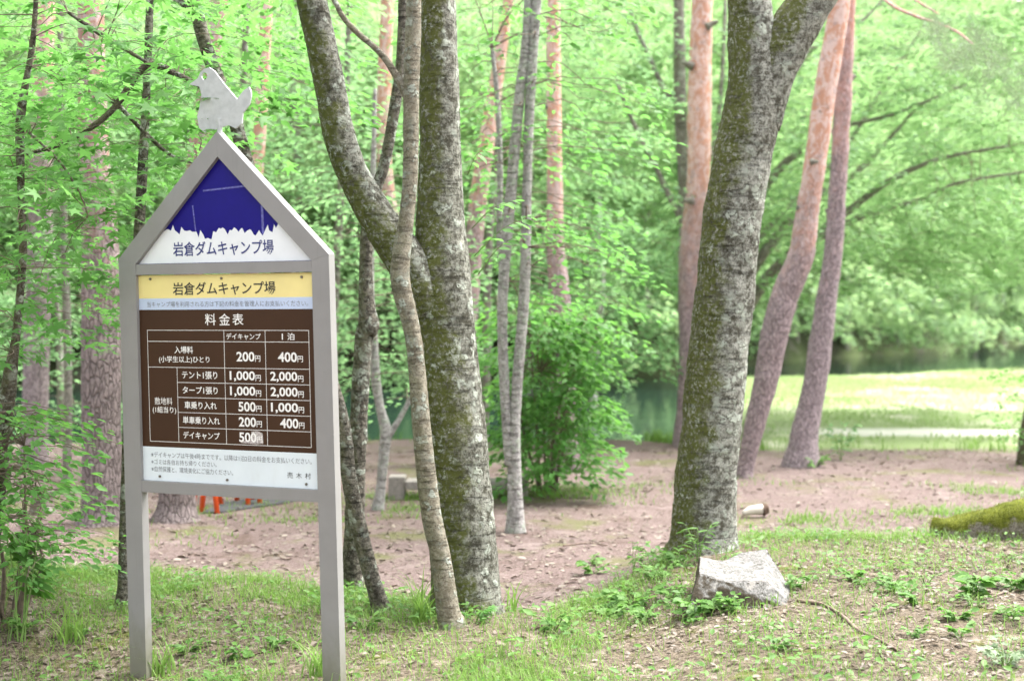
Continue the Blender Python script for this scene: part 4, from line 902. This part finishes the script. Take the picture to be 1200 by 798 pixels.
weed('leafy weed between the sign post and the leaning thin trunk', 428, 738, 7, .15, .05, OVAL, 'weed', 414, .7)
weed('pale yellow-green weed at the left edge of the mossy mound', 24, 742, 8, .13, .05, OVAL, 'weed', 415, .8)
weed('bushy weed at the foot of the mauve pine before the meadow', 985, 540, 9, .42, .10, OVAL, 'leaf_mid', 416, .35, upright=1)
weed('low yellow-green weed hugging the mossy foot of the mauve pine', 955, 548, 9, .2, .09, OVAL, 'weed', 417, .7)
weed('white-tipped tall weed at the water between the twin stems and the lichen-crusted trunk', 766, 512, 3, .42, .06, LANCE, 'weed', 418, .1, upright=1.05)
r9 = R(450)
for k in range(20):
    weed('small leafy weed in the green patch between the pale rock and the mossy forked trunk', r9.uniform(690, 805), r9.uniform(655, 735), int(r9.integers(4, 8)), r9.uniform(.08, .16), r9.uniform(.035, .06), (OVAL, ROUND, LANCE)[k % 3], 'weed', 460 + k, .8)
for k in range(16):
    weed('small leafy weed scattered on the litter slope between the dead stick and the mossy log', r9.uniform(1000, 1195), r9.uniform(640, 755), int(r9.integers(3, 7)), r9.uniform(.06, .12), r9.uniform(.03, .05), (ROUND, OVAL, LANCE)[k % 3], 'weed', 480 + k, .8)
for k in range(9):
    weed('small leafy weed in the grass between and around the feet of the sign posts', r9.uniform(20, 470), r9.uniform(705, 790), int(r9.integers(3, 7)), r9.uniform(.06, .13), r9.uniform(.03, .05), (LANCE, OVAL, ROUND)[k % 3], 'weed', 500 + k, .7)
for o_ in bpy.data.objects:
    if o_.get('label', '').startswith('small leafy weed'): o_['group'] = 'weeds ' + o_['label'][17:]
def tuft(label, px, py, n, h, seed, D=None):
    g = G(px, py) if D is None else P(px, py, D); g[2] = H(g[0], g[1]); r = R(seed); a = r.uniform(0, 6.28, n)
    V0 = np.array(BLADE[0]); root = []
    pos = g + np.column_stack([r.normal(0, .03, n), r.normal(0, .03, n), np.zeros(n) - .01]); Vs = []
    for k in range(n):
        hh = h * r.uniform(.5, 1.1); ln = r.uniform(.2, .9); t = np.linspace(0, 1, 6); c = pos[k] + np.column_stack([np.cos(a[k]) * ln * hh * t ** 2, np.sin(a[k]) * ln * hh * t ** 2, hh * (t - .35 * ln * t ** 2.5)])
        s_ = np.column_stack([-np.sin(a[k]) * np.ones(6), np.cos(a[k]) * np.ones(6), np.zeros(6)]) * (.004 * (1 - t ** 2) + .0004)[:, None]; Vs.append(np.stack([c - s_, c + s_], 1).reshape(-1, 3))
    Fc = np.concatenate([np.array([[2 * j, 2 * j + 1, 2 * j + 3, 2 * j + 2] for j in range(5)]) + 12 * k for k in range(n)])
    tag(mesh_obj('grass_tuft', np.concatenate(Vs), Fc, M['grass']), label, 'grass tuft')
tuft('tall grass tuft left of the slender winding stem', 497, 728, 34, .32, 501)
tuft('grass tuft at the foot of the right sign post', 372, 792, 26, .22, 502)
tuft('grass tuft in front of the left sign post', 190, 790, 30, .2, 503)
tuft('grass tuft right behind the mossy forked trunk on the bank edge', 600, 716, 20, .22, 504)
tuft('long-bladed grass tuft on the left slope below the mossy mound', 84, 752, 30, .22, 505)

# ------------------------------------------------------------------ ground cover nobody could count
def scatter(n, x0, x1, y0, y1, dens, seed):
    r = R(seed); out = np.zeros((0, 2))
    while len(out) < n:
        q = np.column_stack([r.uniform(x0, x1, n), r.uniform(y0, y1, n)]); q = q[(np.abs(q[:, 0]) < .40 * q[:, 1] + .6)]
        out = np.vstack([out, q[r.random(len(q)) < dens(q[:, 0], q[:, 1])]])
    out = out[:n]; return np.column_stack([out, height(out[:, 0], out[:, 1])]), r
def clump(x, y, sc, s, a=.0, b_=.5): return sstep(a, b_, fbm2(x, y, sc, 3, s))
def d_fore(x, y):
    e = edge(x) + .2 * fbm2(x, y, 2.2, 3, 21); f = 1 - sstep(e - .15, e + .25, y)
    k = (.80 - .69 * sstep(-.1, .9, x)) * (.2 + clump(x, y, 1.6, 41, -.3, .4)) + .40 * np.exp(-((y - e + .25) / .28) ** 2) * (x > .2)
    return f * np.clip(k, 0, 1)
p, r = scatter(40000, -3.2, 3.6, 5.2, 9.6, d_fore, 601)
tag(blades('short_grass', p, r, .085, .0019, 'grass', 1.2), 'short green grass growing on the near bank', 'grass', kind='stuff')
def d_cover(x, y): return np.clip(d_fore(x, y) * (.2 + 1.2 * clump(x, y, 2.3, 43, -.05, .45)), 0, 1)
p, r = scatter(6000, -3.2, 3.6, 5.2, 9.5, d_cover, 602); n = len(p); a = r.uniform(0, 6.28, n); p[:, 2] += r.uniform(.004, .07, n)
V, Fc = leaves_geo(OVAL, p, np.column_stack([np.cos(a), np.sin(a), r.uniform(-.2, .6, n)]), np.column_stack([r.normal(0, .35, n), r.normal(-.15, .35, n), np.ones(n)]), .029 * r.uniform(.35, 1.7, n))
tag(mesh_obj('ground_cover', V, Fc, M['weed']), 'low leafy ground cover spread over the near bank', 'ground cover', kind='stuff')
def d_lit(x, y):
    e = edge(x); return (1 - sstep(e - .2, e + .5, y)) * .75 * (.35 + .65 * clump(x, y, 1.2, 44, -.4, .3)) + .10 * (y < 15)
p, r = scatter(15000, -3.6, 4.2, 5.2, 13, d_lit, 603); n = len(p); a = r.uniform(0, 6.28, n); p[:, 2] += r.uniform(.002, .012, n)
V, Fc = leaves_geo(OVAL, p, np.column_stack([np.cos(a), np.sin(a), r.normal(0, .2, n)]), np.column_stack([r.normal(0, .35, n), r.normal(0, .35, n), np.ones(n)]), .030 * r.uniform(.3, 1.5, n))
def d_clear(x, y): return (y > edge(x)) * (land_s(x, y) > .2) * (y < 16.5) * (.3 + clump(x, y, .9, 49, -.3, .4))
p2_, r = scatter(7000, -6, 6, 7, 17, d_clear, 613); n = len(p2_); a = r.uniform(0, 6.28, n); p2_[:, 2] += .006
V2, F2 = leaves_geo(OVAL, p2_, np.column_stack([np.cos(a), np.sin(a), r.normal(0, .15, n)]), np.column_stack([r.normal(0, .3, n), r.normal(0, .3, n), np.ones(n)]), .05 * r.uniform(.3, 1.4, n))
V, Fc = join([(V, Fc), (V2, F2)])
tag(mesh_obj('leaf_litter', V, Fc, M['litter']), 'brown and pale dry leaves littering the bank and the dirt', 'leaf litter', kind='stuff')
p, r = scatter(9000, -3.6, 4.2, 5.2, 10.5, d_lit, 604); n = len(p); a = r.uniform(0, 6.28, n); p[:, 2] += .004
V, Fc = leaves_geo((QUAD[0] * [1, .05, 1], QUAD[1]), p, np.column_stack([np.cos(a), np.sin(a), r.normal(0, .08, n)]), np.array([[0, 0, 1.]] * n), .09 * r.uniform(.3, 1.3, n))
tag(mesh_obj('pine_needle_litter', V, Fc, M['litter']), 'fallen pine needles and fine twigs strewn over the bank', 'needle litter', kind='stuff')
GP = [(P(995, 602, 10.9), 1.0, .30, 1.2), (P(340, 600, 11.4), .85, .45, 1.0), (P(640, 590, 12.4), .6, .5, .8), (P(1150, 596, 11.2), .5, .3, .7), (P(60, 590, 11.8), .5, .3, .4), (P(460, 588, 12), .45, .5, 1.0), (P(720, 575, 13.2), .5, .25, .35), (P(1190, 560, 12.6), .5, .5, .8)]
def d_patch(x, y):
    d = 0
    for c, sx, sy, k in GP: d = d + k * np.exp(-((x - c[0]) / sx) ** 2 - ((y - c[1]) / sy) ** 2)
    return np.clip(d * (.08 + clump(x, y, 2.2, 45, -.1, .5)) + .05 * clump(x, y, .9, 46, .15, .5), 0, 1) * (y < 15.3) * (y > edge(x))
p, r = scatter(6500, -5, 5.5, 8, 15.3, d_patch, 605)
tag(blades('clearing_grass', p, r, .07, .004, 'grass', 1.1), 'thin patches of grass on the bare dirt clearing', 'grass', kind='stuff')
def d_verge(x, y):
    yv = 16.1 + 2.2 * (1 - sstep(1.4, 2.6, x)) - .5 * fbm2(x, y, .8, 2, 31); return np.exp(-((y - yv) / .28) ** 2) * (.05 + clump(x, y, 1.1, 47, 0, .6)) * (1 - .6 * sstep(1.6, 2.6, x))
p, r = scatter(3000, -8, 8, 14.5, 19.5, d_verge, 606)
tag(blades('verge_grass', p, r, .17, .006, 'grass', .7), 'rough green verge between the dirt and the water or meadow', 'grass', kind='stuff')
def d_mead(x, y): return (land_s(x, y) > .1) * (y > 17.2) * (x > 2.0) * (1 - zones(x, y)[2]) * (.12 + clump(x, y * .6, .5, 48, -.1, .5))
p, r = scatter(30000, 2, 22, 17, 52, d_mead, 607)
tag(blades('meadow_grass', p, r, .08, .012, 'meadowgrass', 1.0), 'sunlit pale yellow-green grass of the lakeside meadow', 'meadow grass', kind='stuff')
